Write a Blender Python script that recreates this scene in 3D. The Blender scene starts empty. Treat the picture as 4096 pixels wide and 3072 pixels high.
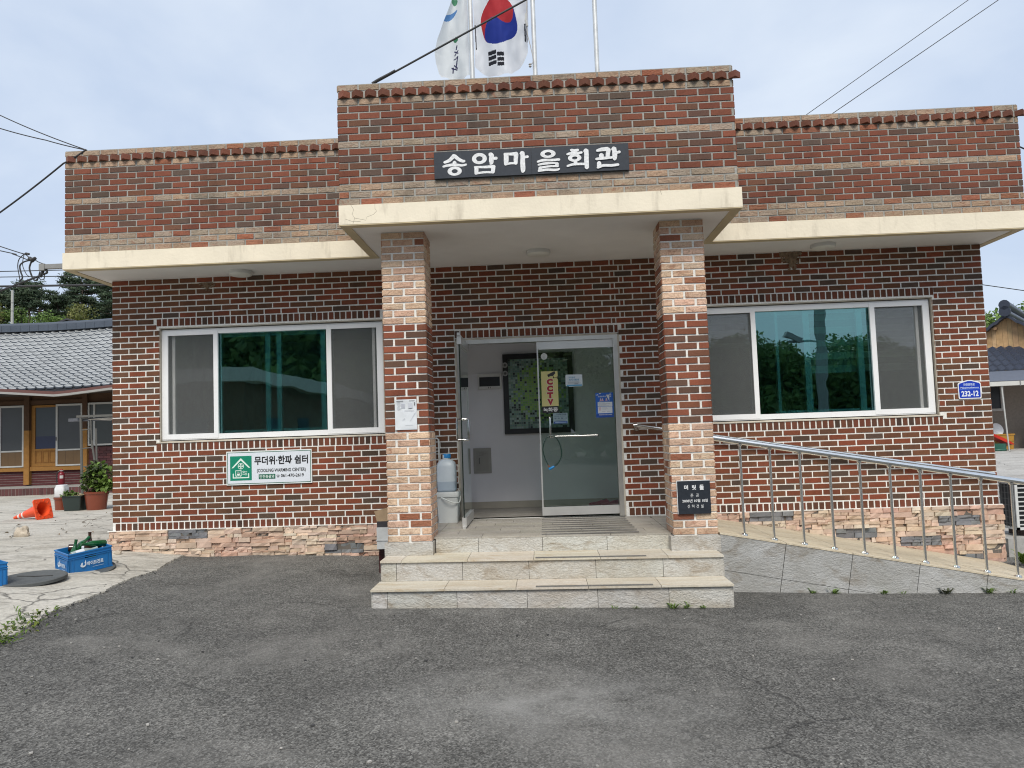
import bpy, math, random
from mathutils import Vector, Matrix, noise as mnoise
R = math.radians
rnd = random.Random(7)
scene = bpy.context.scene
COL = scene.collection

# ---------------------------------------------------------------- camera, sky, sun, exposure
cam_d = bpy.data.cameras.new('camera'); cam = bpy.data.objects.new('camera', cam_d); COL.objects.link(cam)
cam_d.sensor_width = 36.0; cam_d.lens = 36.0 * 3076.93 / 4096; cam_d.clip_start = .05; cam_d.clip_end = 2000
cam.matrix_world = Matrix(((0.99861, 0.0372, 0.03729, 4.9634), (0.03955, -0.0621, -0.99729, -8.7239), (-0.03478, 0.99738, -0.06349, 1.4762), (0, 0, 0, 1)))
scene.camera = cam
SUN_EL, SUN_AZ = 50, 178      # azimuth clockwise from +Y (north): the sun stands behind the camera
world = bpy.data.worlds.new('World'); scene.world = world; world.use_nodes = True
wn = world.node_tree; wn.nodes.clear()
def N(t, kind, **kw):
    n = t.nodes.new(kind)
    for k, v in kw.items():
        if k in n.inputs: n.inputs[k].default_value = v
        else: setattr(n, k, v)
    return n
out = N(wn, 'ShaderNodeOutputWorld'); bg = N(wn, 'ShaderNodeBackground', Strength=0.1)
sky = N(wn, 'ShaderNodeTexSky', sky_type='NISHITA', sun_disc=False, sun_elevation=R(SUN_EL), sun_rotation=R(SUN_AZ), air_density=1.0, dust_density=2.0)
geo = N(wn, 'ShaderNodeTexCoord')
mp = N(wn, 'ShaderNodeMapping'); mp.inputs['Scale'].default_value = (1.0, 1.0, 2.2)
wn.links.new(geo.outputs['Generated'], mp.inputs['Vector'])
cl = N(wn, 'ShaderNodeTexNoise', Scale=2.3, Detail=6.0, Roughness=.5, Distortion=.35); wn.links.new(mp.outputs[0], cl.inputs['Vector'])
cr = N(wn, 'ShaderNodeValToRGB'); cr.color_ramp.elements[0].position = .40; cr.color_ramp.elements[1].position = .66
cr.color_ramp.elements[0].color = (2.7, 3.18, 3.98, 1); cr.color_ramp.elements[1].color = (3.6, 3.98, 4.5, 1)
wn.links.new(cl.outputs['Fac'], cr.inputs['Fac'])
mx = N(wn, 'ShaderNodeMixRGB'); mx.inputs['Fac'].default_value = .93
wn.links.new(sky.outputs[0], mx.inputs[1]); wn.links.new(cr.outputs[0], mx.inputs[2])
wn.links.new(mx.outputs[0], bg.inputs['Color']); wn.links.new(bg.outputs[0], out.inputs['Surface'])
sun_d = bpy.data.lights.new('sun', 'SUN'); sun_d.energy = 1.5; sun_d.angle = R(24); sun_d.color = (1, .94, .84)
sun = bpy.data.objects.new('sun', sun_d); COL.objects.link(sun)
az = R(SUN_AZ); sun_dir = Vector((math.sin(az) * math.cos(R(SUN_EL)), math.cos(az) * math.cos(R(SUN_EL)), math.sin(R(SUN_EL))))
sun.rotation_euler = sun_dir.to_track_quat('Z', 'Y').to_euler(); sun.location = (5, -10, 30)
scene.view_settings.view_transform = 'Standard'; scene.view_settings.look = 'None'
scene.view_settings.exposure = 1.14; scene.view_settings.gamma = 1
scene.cycles.filter_width = 1.1; scene.cycles.max_bounces = 10; scene.cycles.diffuse_bounces = 6; scene.cycles.transparent_max_bounces = 12

# ---------------------------------------------------------------- helpers
class MB:
    """collects faces of one part, with a colour and a material slot each"""
    def __init__(s): s.v = []; s.f = []; s.c = []; s.m = []
    def face(s, pts, col=(1, 1, 1, 0), m=0):
        i = len(s.v); s.v.extend(tuple(p) for p in pts); s.f.append(tuple(range(i, i + len(pts)))); s.c.append(col); s.m.append(m)
    def hexa(s, p, col=(1, 1, 1, 0), m=0, skip=()):
        # p: 8 points, bottom ring 0-3 ccw seen from above, top ring 4-7
        i = len(s.v); s.v.extend(tuple(q) for q in p)
        for k, f in enumerate(((3, 2, 1, 0), (4, 5, 6, 7), (0, 1, 5, 4), (1, 2, 6, 5), (2, 3, 7, 6), (3, 0, 4, 7))):
            if k in skip: continue
            s.f.append(tuple(i + a for a in f)); s.c.append(col); s.m.append(m)
    def box(s, x0, x1, y0, y1, z0, z1, col=(1, 1, 1, 0), m=0, skip=()):
        s.hexa(((x0, y0, z0), (x1, y0, z0), (x1, y1, z0), (x0, y1, z0), (x0, y0, z1), (x1, y0, z1), (x1, y1, z1), (x0, y1, z1)), col, m, skip)
    def obox(s, M, hx, hy, hz, col=(1, 1, 1, 0), m=0):
        s.hexa([M @ Vector(q) for q in ((-hx, -hy, -hz), (hx, -hy, -hz), (hx, hy, -hz), (-hx, hy, -hz), (-hx, -hy, hz), (hx, -hy, hz), (hx, hy, hz), (-hx, hy, hz))], col, m)
    def tube(s, pts, r, n=8, col=(1, 1, 1, 0), m=0, cap=True, rs=None):
        pts = [Vector(p) for p in pts]; rings = []
        up = Vector((0, 0, 1)); prev = None
        for k, p in enumerate(pts):
            d = (pts[min(k + 1, len(pts) - 1)] - pts[max(k - 1, 0)]).normalized()
            if prev is None:
                a = d.cross(up);
                if a.length < 1e-3: a = d.cross(Vector((0, 1, 0)))
                a.normalize()
            else:
                a = (prev - d * prev.dot(d));
                if a.length < 1e-4: a = d.cross(up)
                a.normalize()
            prev = a; b = d.cross(a); rr = rs[k] if rs else r
            rings.append([p + (a * math.cos(t) + b * math.sin(t)) * rr for t in [2 * math.pi * j / n for j in range(n)]])
        i = len(s.v)
        for g in rings: s.v.extend(tuple(q) for q in g)
        for k in range(len(rings) - 1):
            for j in range(n):
                a = i + k * n + j; b = i + k * n + (j + 1) % n
                s.f.append((a, b, b + n, a + n)); s.c.append(col); s.m.append(m)
        if cap:
            s.f.append(tuple(i + j for j in range(n))[::-1]); s.c.append(col); s.m.append(m)
            s.f.append(tuple(i + (len(rings) - 1) * n + j for j in range(n))); s.c.append(col); s.m.append(m)
    def lathe(s, prof, M=Matrix(), n=24, col=(1, 1, 1, 0), m=0, cols=None):
        i = len(s.v)
        for r, z in prof:
            for j in range(n):
                t = 2 * math.pi * j / n; s.v.append(tuple(M @ Vector((r * math.cos(t), r * math.sin(t), z))))
        for k in range(len(prof) - 1):
            for j in range(n):
                a = i + k * n + j; b = i + k * n + (j + 1) % n
                s.f.append((a, b, b + n, a + n)); s.c.append(cols[k] if cols else col); s.m.append(m)
    def prism(s, poly, M, d, col=(1, 1, 1, 0), m=0):
        """poly in local xy, extruded along local z from 0 to d"""
        a = [M @ Vector((x, y, 0)) for x, y in poly]; b = [M @ Vector((x, y, d)) for x, y in poly]
        i = len(s.v); n = len(poly); s.v.extend(tuple(q) for q in a + b)
        s.f.append(tuple(i + k for k in range(n))[::-1]); s.f.append(tuple(i + n + k for k in range(n)))
        for k in range(n): s.f.append((i + k, i + (k + 1) % n, i + n + (k + 1) % n, i + n + k))
        s.c.extend([col] * (n + 2)); s.m.extend([m] * (n + 2))
    def grid(s, fn, nu, nv, colfn=None, m=0, col=(1, 1, 1, 0)):
        i = len(s.v)
        for a in range(nu + 1):
            for b in range(nv + 1): s.v.append(tuple(fn(a / nu, b / nv)))
        for a in range(nu):
            for b in range(nv):
                k = i + a * (nv + 1) + b
                s.f.append((k, k + nv + 1, k + nv + 2, k + 1)); s.c.append(colfn((a + .5) / nu, (b + .5) / nv) if colfn else col); s.m.append(m)
    def add(s, verts, faces, M=Matrix(), col=(1, 1, 1, 0), m=0):
        i = len(s.v); s.v.extend(tuple(M @ Vector(q)) for q in verts)
        for f in faces: s.f.append(tuple(i + a for a in f)); s.c.append(col); s.m.append(m)
    def build(s, name, mats, parent=None, smooth=False, M=None):
        me = bpy.data.meshes.new(name); me.from_pydata(s.v, [], s.f)
        if not isinstance(mats, (list, tuple)): mats = [mats]
        for q in mats: me.materials.append(q)
        me.polygons.foreach_set('material_index', s.m)
        at = me.color_attributes.new('Col', 'FLOAT_COLOR', 'CORNER'); buf = []
        for f, c in zip(s.f, s.c):
            c4 = tuple(c) + (0,) * (4 - len(c)); buf.extend(c4 * len(f))
        at.data.foreach_set('color', buf)
        if smooth: me.polygons.foreach_set('use_smooth', [True] * len(s.f))
        me.update(); o = bpy.data.objects.new(name, me); COL.objects.link(o)
        if M is not None: o.matrix_world = M
        if parent is not None: o.parent = parent; o.matrix_parent_inverse = parent.matrix_world.inverted() if M is None else Matrix()
        return o
def tag(o, label=None, cat=None, group=None, kind=None):
    for k, v in (('label', label), ('category', cat), ('group', group), ('kind', kind)):
        if v: o[k] = v
    return o
def thing(name, label, cat, loc=(0, 0, 0), group=None):
    o = bpy.data.objects.new(name, None); o.location = loc; o.empty_display_size = .1; COL.objects.link(o)
    o.matrix_world = Matrix.Translation(loc)
    return tag(o, label, cat, group)
def dup(o, M, label=None, parent=None):
    """a copy of a thing (children and grandchildren too) moved by the world matrix M"""
    c = o.copy(); COL.objects.link(c)
    if parent is None: c.matrix_world = M @ o.matrix_world
    else: c.parent = parent
    if label: c['label'] = label
    for ch in o.children: dup(ch, M, None, c)
    return c
def smooth_mod(o, ang=40):
    me = o.data; me.polygons.foreach_set('use_smooth', [True] * len(me.polygons)); me.set_sharp_from_angle(angle=R(ang)); return o
def catmull(P, k=5):
    P = [Vector(p) for p in P]; o = []
    for i in range(len(P) - 1):
        a, b, c, d = P[max(i - 1, 0)], P[i], P[i + 1], P[min(i + 2, len(P) - 1)]
        for j in range(k):
            t = j / k; o.append(.5 * ((2 * b) + (c - a) * t + (2 * a - 5 * b + 4 * c - d) * t * t + (3 * b - a - 3 * c + d) * t ** 3))
    o.append(P[-1]); return o
def text_geo(s, size, weight=0., align='CENTER'):
    cu = bpy.data.curves.new('lettering', 'FONT'); cu.body = s; cu.size = size; cu.align_x = align; cu.offset = weight; cu.resolution_u = 3
    o = bpy.data.objects.new('lettering', cu); COL.objects.link(o)
    dg = bpy.context.evaluated_depsgraph_get(); me = bpy.data.meshes.new_from_object(o.evaluated_get(dg))
    v = [tuple(q.co) for q in me.vertices]; f = [tuple(p.vertices) for p in me.polygons]
    bpy.data.objects.remove(o); bpy.data.meshes.remove(me); bpy.data.curves.remove(cu)
    return v, f
FRONT = Matrix(((1, 0, 0, 0), (0, 0, -1, 0), (0, 1, 0, 0), (0, 0, 0, 1)))     # local xy -> world xz, facing -y
def text(mb, s, x0, x1, z0, z1, y, col, m=0, weight=0., M=None):
    """lettering fitted into the rectangle x0..x1, z0..z1 on a plane facing -y"""
    v, f = text_geo(s, 1.0, weight, 'LEFT')
    ax = min(q[0] for q in v); bx = max(q[0] for q in v); az_ = min(q[1] for q in v); bz = max(q[1] for q in v)
    sx = (x1 - x0) / (bx - ax); sz = (z1 - z0) / (bz - az_)
    vv = [(x0 + (q[0] - ax) * sx, z0 + (q[1] - az_) * sz, 0) for q in v]
    mb.add(vv, f, (M if M is not None else Matrix.Translation((0, y, 0)) @ FRONT), col, m)
def jit(c, a, r=rnd):
    k = 1 + r.uniform(-a, a); return (c[0] * k * (1 + r.uniform(-a, a) * .35), c[1] * k, c[2] * k * (1 + r.uniform(-a, a) * .35))

# ---------------------------------------------------------------- materials
def mat(name):
    m = bpy.data.materials.new(name); m.use_nodes = True; t = m.node_tree; t.nodes.clear()
    o = N(t, 'ShaderNodeOutputMaterial'); p = N(t, 'ShaderNodeBsdfPrincipled'); t.links.new(p.outputs[0], o.inputs[0])
    return m, t, p
def nz(t, scale, detail=4., rough=.55, vec=None, coord='Object', stretch=None, dist=0.):
    n = N(t, 'ShaderNodeTexNoise', Scale=scale, Detail=detail, Roughness=rough, Distortion=dist)
    if vec is None:
        g = N(t, 'ShaderNodeNewGeometry'); vec = g.outputs['Position']
        if stretch:
            mpn = N(t, 'ShaderNodeMapping'); mpn.inputs['Scale'].default_value = stretch[:3]
            if len(stretch) > 3: mpn.inputs['Rotation'].default_value = stretch[3]
            t.links.new(vec, mpn.inputs['Vector']); vec = mpn.outputs[0]
    t.links.new(vec, n.inputs['Vector']); return n.outputs['Fac']
def ramp(t, src, stops):
    r = N(t, 'ShaderNodeValToRGB'); e = r.color_ramp.elements
    while len(e) < len(stops): e.new(.5)
    for q, (p, c) in zip(e, stops):
        q.position = p; q.color = (tuple(c) + (1,))[:4] if hasattr(c, '__len__') else (c, c, c, 1)
    t.links.new(src, r.inputs['Fac']); return r.outputs['Color']
def mul(t, a, b, fac=1., kind='MULTIPLY'):
    x = N(t, 'ShaderNodeMixRGB', blend_type=kind); x.inputs[0].default_value = fac
    for i, q in ((1, a), (2, b)):
        if hasattr(q, 'links'): t.links.new(q, x.inputs[i])
        else: x.inputs[i].default_value = (tuple(q) + (1,))[:4]
    return x.outputs[0]
def mixf(t, f, a, b):
    x = N(t, 'ShaderNodeMixRGB'); t.links.new(f, x.inputs[0])
    for i, q in ((1, a), (2, b)):
        if hasattr(q, 'links'): t.links.new(q, x.inputs[i])
        else: x.inputs[i].default_value = (tuple(q) + (1,))[:4]
    return x.outputs[0]
def mth(t, op, a, b=0.):
    x = N(t, 'ShaderNodeMath', operation=op)
    for i, q in ((0, a), (1, b)):
        if hasattr(q, 'links'): t.links.new(q, x.inputs[i])
        else: x.inputs[i].default_value = q
    return x.outputs[0]
def bump(t, p, h, strength=.5, dist=.01):
    b = N(t, 'ShaderNodeBump', Strength=strength, Distance=dist); t.links.new(h, b.inputs['Height']); t.links.new(b.outputs[0], p.inputs['Normal'])
def simple(name, col, rough=.6, metal=0., var=.12, scale=6., bmp=0., bscale=60., spec=.5, use_attr=False, dirt=None):
    m, t, p = mat(name)
    base = col
    if use_attr:
        a = N(t, 'ShaderNodeAttribute', attribute_name='Col'); base = a.outputs['Color']
        if col != (1, 1, 1): base = mul(t, base, col)
    c = mul(t, base, ramp(t, nz(t, scale), [(.3, 1 - var), (.7, 1 + var * .6)]))
    if dirt:
        c = mixf(t, ramp(t, nz(t, dirt[1], 6, .65, stretch=dirt[3] if len(dirt) > 3 else None), [(dirt[2], 0.), (dirt[2] + .18, .8)]), c, dirt[0])
    t.links.new(c, p.inputs['Base Color']); p.inputs['Roughness'].default_value = rough; p.inputs['Metallic'].default_value = metal
    p.inputs['Specular IOR Level'].default_value = spec
    if bmp: bump(t, p, nz(t, bscale, 5), bmp, .004)
    return m
def brick_mat(name, spec=.3):
    m, t, p = mat(name)
    a = N(t, 'ShaderNodeAttribute', attribute_name='Col')
    big = ramp(t, nz(t, 2.0, 3), [(.3, .86), (.7, 1.1)]); fine = ramp(t, nz(t, 70, 4, .6), [(.25, .8), (.75, 1.16)])
    c = mul(t, mul(t, a.outputs['Color'], big), fine)
    c = mul(t, c, ramp(t, nz(t, 2.3, 6, .65, stretch=(1, 1, .4)), [(.52, 1.), (.72, .62)]))
    burn = mth(t, 'MULTIPLY', ramp(t, nz(t, 9, 5, .6, dist=1.4), [(.56, 0.), (.70, 1.)]), a.outputs['Alpha'])
    c = mixf(t, mth(t, 'MULTIPLY', burn, .5), c, (.24, .062, .025))
    chip = mth(t, 'MULTIPLY', ramp(t, nz(t, 16, 4, .6, stretch=(.7, .7, 1.5), dist=1.2), [(.47, 0.), (.5, 1.), (.53, 0.)]), a.outputs['Alpha'])
    c = mixf(t, mth(t, 'MULTIPLY', chip, .42), c, (.13, .075, .045))
    t.links.new(c, p.inputs['Base Color']); p.inputs['Roughness'].default_value = .78; p.inputs['Specular IOR Level'].default_value = spec
    h = mth(t, 'ADD', mth(t, 'MULTIPLY', nz(t, 16, 4, .6, stretch=(.7, .7, 1.5), dist=1.2), mth(t, 'ADD', mth(t, 'MULTIPLY', a.outputs['Alpha'], 3.), .15)), mth(t, 'MULTIPLY', nz(t, 240, 3), .25))
    bump(t, p, h, .7, .006)
    return m
def mortar_mat(name, c0, c1):
    m, t, p = mat(name)
    c = mixf(t, ramp(t, nz(t, 3., 6, .65), [(.35, 0.), (.7, 1.)]), c0, c1)
    c = mul(t, c, ramp(t, nz(t, 60, 4), [(.3, .82), (.7, 1.08)]))
    t.links.new(c, p.inputs['Base Color']); p.inputs['Roughness'].default_value = .9; bump(t, p, nz(t, 130, 5), .5, .004); return m
M_BRICK = brick_mat('brick'); M_MORTAR = mortar_mat('white_mortar', (.84, .83, .79), (.70, .69, .645)); M_MORTAR2 = mortar_mat('weathered_mortar', (.38, .375, .345), (.22, .215, .195))
M_CREAM = simple('cream_paint', (.78, .705, .56), .7, var=.07, scale=3, bmp=.6, bscale=30, dirt=((.50, .44, .34), 4., .55, (1.6, 1.6, .3)))
M_SOFFIT = simple('soffit_paint', (.74, .72, .69), .75, var=.06, scale=2.5, bmp=.15, bscale=60, dirt=((.5, .45, .38), 3., .68))
M_CREAMSHADE = simple('shaded_cream', (.52, .43, .27), .75, var=.1, scale=3)  # cream edge band under the eaves, its shade put into the colour
M_CRACK = simple('crack', (.16, .135, .10), .9)
M_WHITEFRAME = simple('white_frame', (.80, .81, .82), .38, var=.05, scale=3, dirt=((.55, .52, .45), 7., .7))
M_PUTTY = simple('putty', (.46, .42, .35), .85, var=.2, scale=9)
M_STEEL = simple('stainless_steel', (.80, .80, .78), .20, 1., var=.1, scale=14)
M_STEELDULL = simple('brushed_steel', (.56, .55, .52), .36, .9, var=.12, scale=5)
M_CHROME = simple('chrome', (.50, .50, .49), .16, 1., var=.03)
M_PAINT = simple('painted', (1, 1, 1), .5, var=.06, scale=8, use_attr=True)
M_PLASTIC = simple('plastic', (1, 1, 1), .35, var=.05, scale=12, use_attr=True)
M_MATTE = simple('matte', (1, 1, 1), .85, var=.14, scale=14, use_attr=True, bmp=.3, bscale=70)
M_PRINT = simple('print', (1, 1, 1), .45, var=.02, use_attr=True)
M_DARK = simple('dark_room', (.10, .10, .10), .9)
def glass(name, tint, refl_rough=.0, ior=1.5, boost=1.0, bumpy=0., gcol=(.95, 1, 1)):
    m, t, p = mat(name); t.nodes.remove(p); o = [n for n in t.nodes if n.type == 'OUTPUT_MATERIAL'][0]
    tr = N(t, 'ShaderNodeBsdfTransparent', Color=tuple(tint) + (1,)); gl = N(t, 'ShaderNodeBsdfGlossy', Roughness=refl_rough, Color=tuple(gcol) + (1,))
    fr = N(t, 'ShaderNodeFresnel', IOR=ior); mx_ = N(t, 'ShaderNodeMixShader')
    t.links.new(mth(t, 'MULTIPLY', fr.outputs[0], boost), mx_.inputs[0]); t.links.new(tr.outputs[0], mx_.inputs[1]); t.links.new(gl.outputs[0], mx_.inputs[2]); t.links.new(mx_.outputs[0], o.inputs[0])
    if bumpy:
        b = N(t, 'ShaderNodeBump', Strength=bumpy, Distance=.02); t.links.new(nz(t, 1.6, 2), b.inputs['Height']); t.links.new(b.outputs[0], gl.inputs['Normal']); t.links.new(b.outputs[0], fr.inputs['Normal'])
    return m
M_TEAL = glass('teal_glass', (.38, .86, .84), ior=1.9, boost=2.7, bumpy=.10, gcol=(.52, .93, .95))
M_GREYGLASS = glass('grey_glass', (.74, .83, .80), ior=1.8, boost=3.0, bumpy=.10)
M_DOORGLASS = glass('door_glass', (.66, .78, .72), ior=1.5, boost=2.2, bumpy=.05)
M_CLEAR = glass('bottle_clear', (.82, .88, .86), boost=2.)
def screen_mat():
    m, t, p = mat('insect_screen'); o = [n for n in t.nodes if n.type == 'OUTPUT_MATERIAL'][0]
    p.inputs['Base Color'].default_value = (.17, .18, .18, 1); p.inputs['Roughness'].default_value = .3
    tr = N(t, 'ShaderNodeBsdfTransparent'); mx_ = N(t, 'ShaderNodeMixShader'); mx_.inputs[0].default_value = .28
    t.links.new(tr.outputs[0], mx_.inputs[1]); t.links.new(p.outputs[0], mx_.inputs[2]); t.links.new(mx_.outputs[0], o.inputs[0]); return m
M_SCREEN = screen_mat()
def tile_mat(name, c0, c1, vein, rough=.5, stretch=(1, 1, 1), bs=.6):
    m, t, p = mat(name)
    a = N(t, 'ShaderNodeAttribute', attribute_name='Col')
    st = stretch
    c = mixf(t, ramp(t, nz(t, 2.6, 5, .6, stretch=st, dist=.6), [(.33, 0.), (.68, 1.)]), c0, c1)
    c = mixf(t, ramp(t, nz(t, 3.4, 6, .62, stretch=st, dist=1.), [(.54, 0.), (.70, .75)]), c, vein)
    c = mul(t, c, a.outputs['Color']); c = mul(t, c, ramp(t, nz(t, 55, 4), [(.3, .86), (.7, 1.08)]))
    t.links.new(c, p.inputs['Base Color']); p.inputs['Roughness'].default_value = rough
    bump(t, p, mth(t, 'ADD', nz(t, 24, 5, .6, stretch=st, dist=.8), mth(t, 'MULTIPLY', nz(t, 90, 4), .3)), bs, .012); return m
DIAG = (1, 1, 1.9, (0, R(38), 0))
M_TILEFACE = tile_mat('riser_tile', (.50, .495, .47), (.395, .36, .305), (.26, .205, .145), .5, DIAG, 1.)
M_TILEGREY = tile_mat('ramp_tile', (.43, .43, .42), (.325, .32, .30), (.22, .19, .15), .5, DIAG, .8)
M_TILETOP = tile_mat('tread_tile', (.57, .53, .45), (.49, .43, .335), (.42, .32, .20), .55, (1.0, 3.0, 1, (0, 0, R(12))), .3)
M_TILEFLOOR = tile_mat('landing_tile', (.40, .38, .34), (.31, .285, .25), (.20, .175, .15), .55, (1.0, 4.0, 1), .3)
M_STONE = simple('ledge_stone', (1, 1, 1), .85, var=.16, scale=11, use_attr=True, bmp=.9, bscale=26)
M_GROUT = simple('grout', (.13, .115, .10), .95)
M_SLATE = simple('black_stone', (.022, .027, .036), .32, var=.2, scale=30, dirt=((.07, .075, .085), 6., .6, (3, 1, .5)))
M_CARVED = simple('carved_white', (.74, .75, .76), .8, var=.2, scale=60, bmp=.5, bscale=150)
def asphalt_mat():
    m, t, p = mat('asphalt')
    big = nz(t, .55, 5, .6, dist=.3); c = ramp(t, big, [(.32, (.088, .086, .080)), (.5, (.118, .115, .107)), (.68, (.152, .148, .137))])
    grit = N(t, 'ShaderNodeTexVoronoi', Scale=105.); g = N(t, 'ShaderNodeNewGeometry'); t.links.new(g.outputs['Position'], grit.inputs['Vector'])
    c = mul(t, c, ramp(t, grit.outputs['Color'], [(.12, .42), (.5, .97), (.9, 1.9)]))
    c = mul(t, c, ramp(t, nz(t, 42, 5, .75), [(.3, .62), (.7, 1.32)]))
    chips = N(t, 'ShaderNodeTexVoronoi', Scale=23.); t.links.new(g.outputs['Position'], chips.inputs['Vector'])
    c = mixf(t, mth(t, 'MULTIPLY', ramp(t, chips.outputs['Distance'], [(.10, 1.), (.15, 0.)]), ramp(t, nz(t, 9, 2), [(.58, 0.), (.62, .8)])), c, (.34, .33, .31))
    dust = ramp(t, nz(t, .75, 7, .68, dist=.4), [(.50, 0.), (.72, .55)]); c = mixf(t, dust, c, (.25, .24, .222)); c = mul(t, c, ramp(t, nz(t, 5., 6, .7), [(.3, .78), (.7, 1.14)]))
    worn = N(t, 'ShaderNodeMapping'); worn.inputs['Location'].default_value = (-4.85 / 1.25, 4.3 / .62, 0); worn.inputs['Scale'].default_value = (1 / 1.25, 1 / .62, 0); t.links.new(g.outputs['Position'], worn.inputs['Vector'])
    ln = N(t, 'ShaderNodeVectorMath', operation='LENGTH'); t.links.new(worn.outputs[0], ln.inputs[0])
    wf = mth(t, 'MULTIPLY', ramp(t, ln.outputs['Value'], [(.1, 1.), (1., 0.)]), ramp(t, nz(t, 2.6, 6, .7), [(.38, 0.), (.66, .75)])); c = mixf(t, wf, c, (.30, .295, .28))
    warp = N(t, 'ShaderNodeTexNoise', Scale=2.2, Detail=5., Roughness=.6); t.links.new(g.outputs['Position'], warp.inputs['Vector'])
    v2 = N(t, 'ShaderNodeMixRGB'); v2.inputs[0].default_value = .28; t.links.new(g.outputs['Position'], v2.inputs[1]); t.links.new(warp.outputs['Color'], v2.inputs[2])
    cv = N(t, 'ShaderNodeTexVoronoi', feature='DISTANCE_TO_EDGE', Scale=.85); t.links.new(v2.outputs[0], cv.inputs['Vector'])
    crack = mth(t, 'MULTIPLY', ramp(t, cv.outputs['Distance'], [(.0, 1.), (.011, 0.)]), ramp(t, nz(t, .9, 3), [(.50, 0.), (.62, 1.)]))
    c = mixf(t, mth(t, 'MULTIPLY', crack, .45), c, (.014, .014, .014))
    t.links.new(c, p.inputs['Base Color']); p.inputs['Roughness'].default_value = .88; p.inputs['Specular IOR Level'].default_value = .3
    h = mth(t, 'ADD', mth(t, 'MULTIPLY', grit.outputs['Distance'], .6), nz(t, 75, 5, .7)); bump(t, p, mth(t, 'SUBTRACT', h, crack), .8, .012); return m
M_ASPHALT = asphalt_mat()
def concrete_mat(name, c0, c1, c2):
    m, t, p = mat(name); g = N(t, 'ShaderNodeNewGeometry')
    c = mixf(t, ramp(t, nz(t, .8, 6, .65, dist=.5), [(.35, 0.), (.68, 1.)]), c0, c1)
    c = mixf(t, ramp(t, nz(t, 3., 8, .7, stretch=(.45, 1.6, 1, (0, 0, R(-20))), dist=.8), [(.48, 0.), (.66, .8)]), c, c2)
    c = mul(t, c, ramp(t, nz(t, 26, 6, .7), [(.28, .68), (.72, 1.15)]))
    warp = N(t, 'ShaderNodeTexNoise', Scale=3., Detail=5.); t.links.new(g.outputs['Position'], warp.inputs['Vector'])
    v2 = N(t, 'ShaderNodeMixRGB'); v2.inputs[0].default_value = .22; t.links.new(g.outputs['Position'], v2.inputs[1]); t.links.new(warp.outputs['Color'], v2.inputs[2])
    cv = N(t, 'ShaderNodeTexVoronoi', feature='DISTANCE_TO_EDGE', Scale=1.35); t.links.new(v2.outputs[0], cv.inputs['Vector'])
    crack = mth(t, 'MULTIPLY', ramp(t, cv.outputs['Distance'], [(.0, 1.), (.016, 0.)]), ramp(t, nz(t, 1.1, 3), [(.44, 0.), (.52, 1.)]))
    c = mixf(t, mth(t, 'MULTIPLY', crack, .8), c, (.05, .045, .04))
    t.links.new(c, p.inputs['Base Color']); p.inputs['Roughness'].default_value = .9
    bump(t, p, mth(t, 'SUBTRACT', nz(t, 34, 6, .7), crack), .7, .012); return m
M_CONC = concrete_mat('yard_concrete', (.54, .515, .46), (.45, .42, .36), (.25, .23, .195))
M_CONC2 = concrete_mat('pale_concrete', (.46, .445, .42), (.38, .37, .35), (.28, .265, .245))
M_SOIL = simple('soil', (.10, .095, .06), .95, var=.35, scale=1.5, bmp=.6, bscale=12, dirt=((.055, .09, .03), .8, .36))
def leaf_mat(name, c0, c1, trans=.25):
    m, t, p = mat(name); a = N(t, 'ShaderNodeAttribute', attribute_name='Col')
    c = mul(t, mixf(t, ramp(t, nz(t, 1.3, 3), [(.35, 0.), (.65, 1.)]), c0, c1), a.outputs['Color'])
    t.links.new(c, p.inputs['Base Color']); p.inputs['Roughness'].default_value = .55; p.inputs['Specular IOR Level'].default_value = .3
    o = [n for n in t.nodes if n.type == 'OUTPUT_MATERIAL'][0]; tl = N(t, 'ShaderNodeBsdfTranslucent'); t.links.new(c, tl.inputs[0])
    mx_ = N(t, 'ShaderNodeMixShader'); mx_.inputs[0].default_value = trans; t.links.new(p.outputs[0], mx_.inputs[1]); t.links.new(tl.outputs[0], mx_.inputs[2]); t.links.new(mx_.outputs[0], o.inputs[0]); return m
M_PINE = leaf_mat('pine_needles', (.040, .066, .040), (.065, .095, .048), .2); M_LEAF = leaf_mat('green_leaves', (.10, .17, .04), (.14, .22, .05)); M_DARKLEAF = leaf_mat('dark_leaves', (.045, .08, .03), (.07, .07, .045))
M_BARK = simple('bark', (.10, .075, .06), .95, var=.3, scale=5, bmp=.6, bscale=20)
M_CABLE = simple('cable', (.03, .03, .032), .6)
# ---------------------------------------------------------------- the ground
def lerp_tab(tab, x):
    if x <= tab[0][0]: return tab[0][1]
    for (a, b), (c, d) in zip(tab, tab[1:]):
        if x <= c: return b + (d - b) * (x - a) / (c - a)
    return tab[-1][1]
def sst(a, b, x):
    t = min(1, max(0, (x - a) / (b - a))); return t * t * (3 - 2 * t)
TABX = [(-1, .30), (0, .285), (.45, .245), (1, .19), (2, .115), (3.46, .052), (5, .018), (6.5, -.02), (7.9, -.075), (9.2, -.10), (12, -.13), (20, -.13)]
def gz(x, y):
    z = lerp_tab(TABX, x); w = sst(.6, 2.2, x) * (1 - sst(5.2, 7, x))
    z += w * .035 * min(max(y + 2.2, 0), 2.3)
    z += .024 * max(min(y + 2.2, 0), -12) * sst(-1, 2, x)
    if y > 1: z += sst(1, 14, y) * .62 * sst(8, 10, x) + sst(25, 60, y) * 9.0
    if y < -14: z += sst(-14, -30, -abs(y)) * 0
    return z
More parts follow.
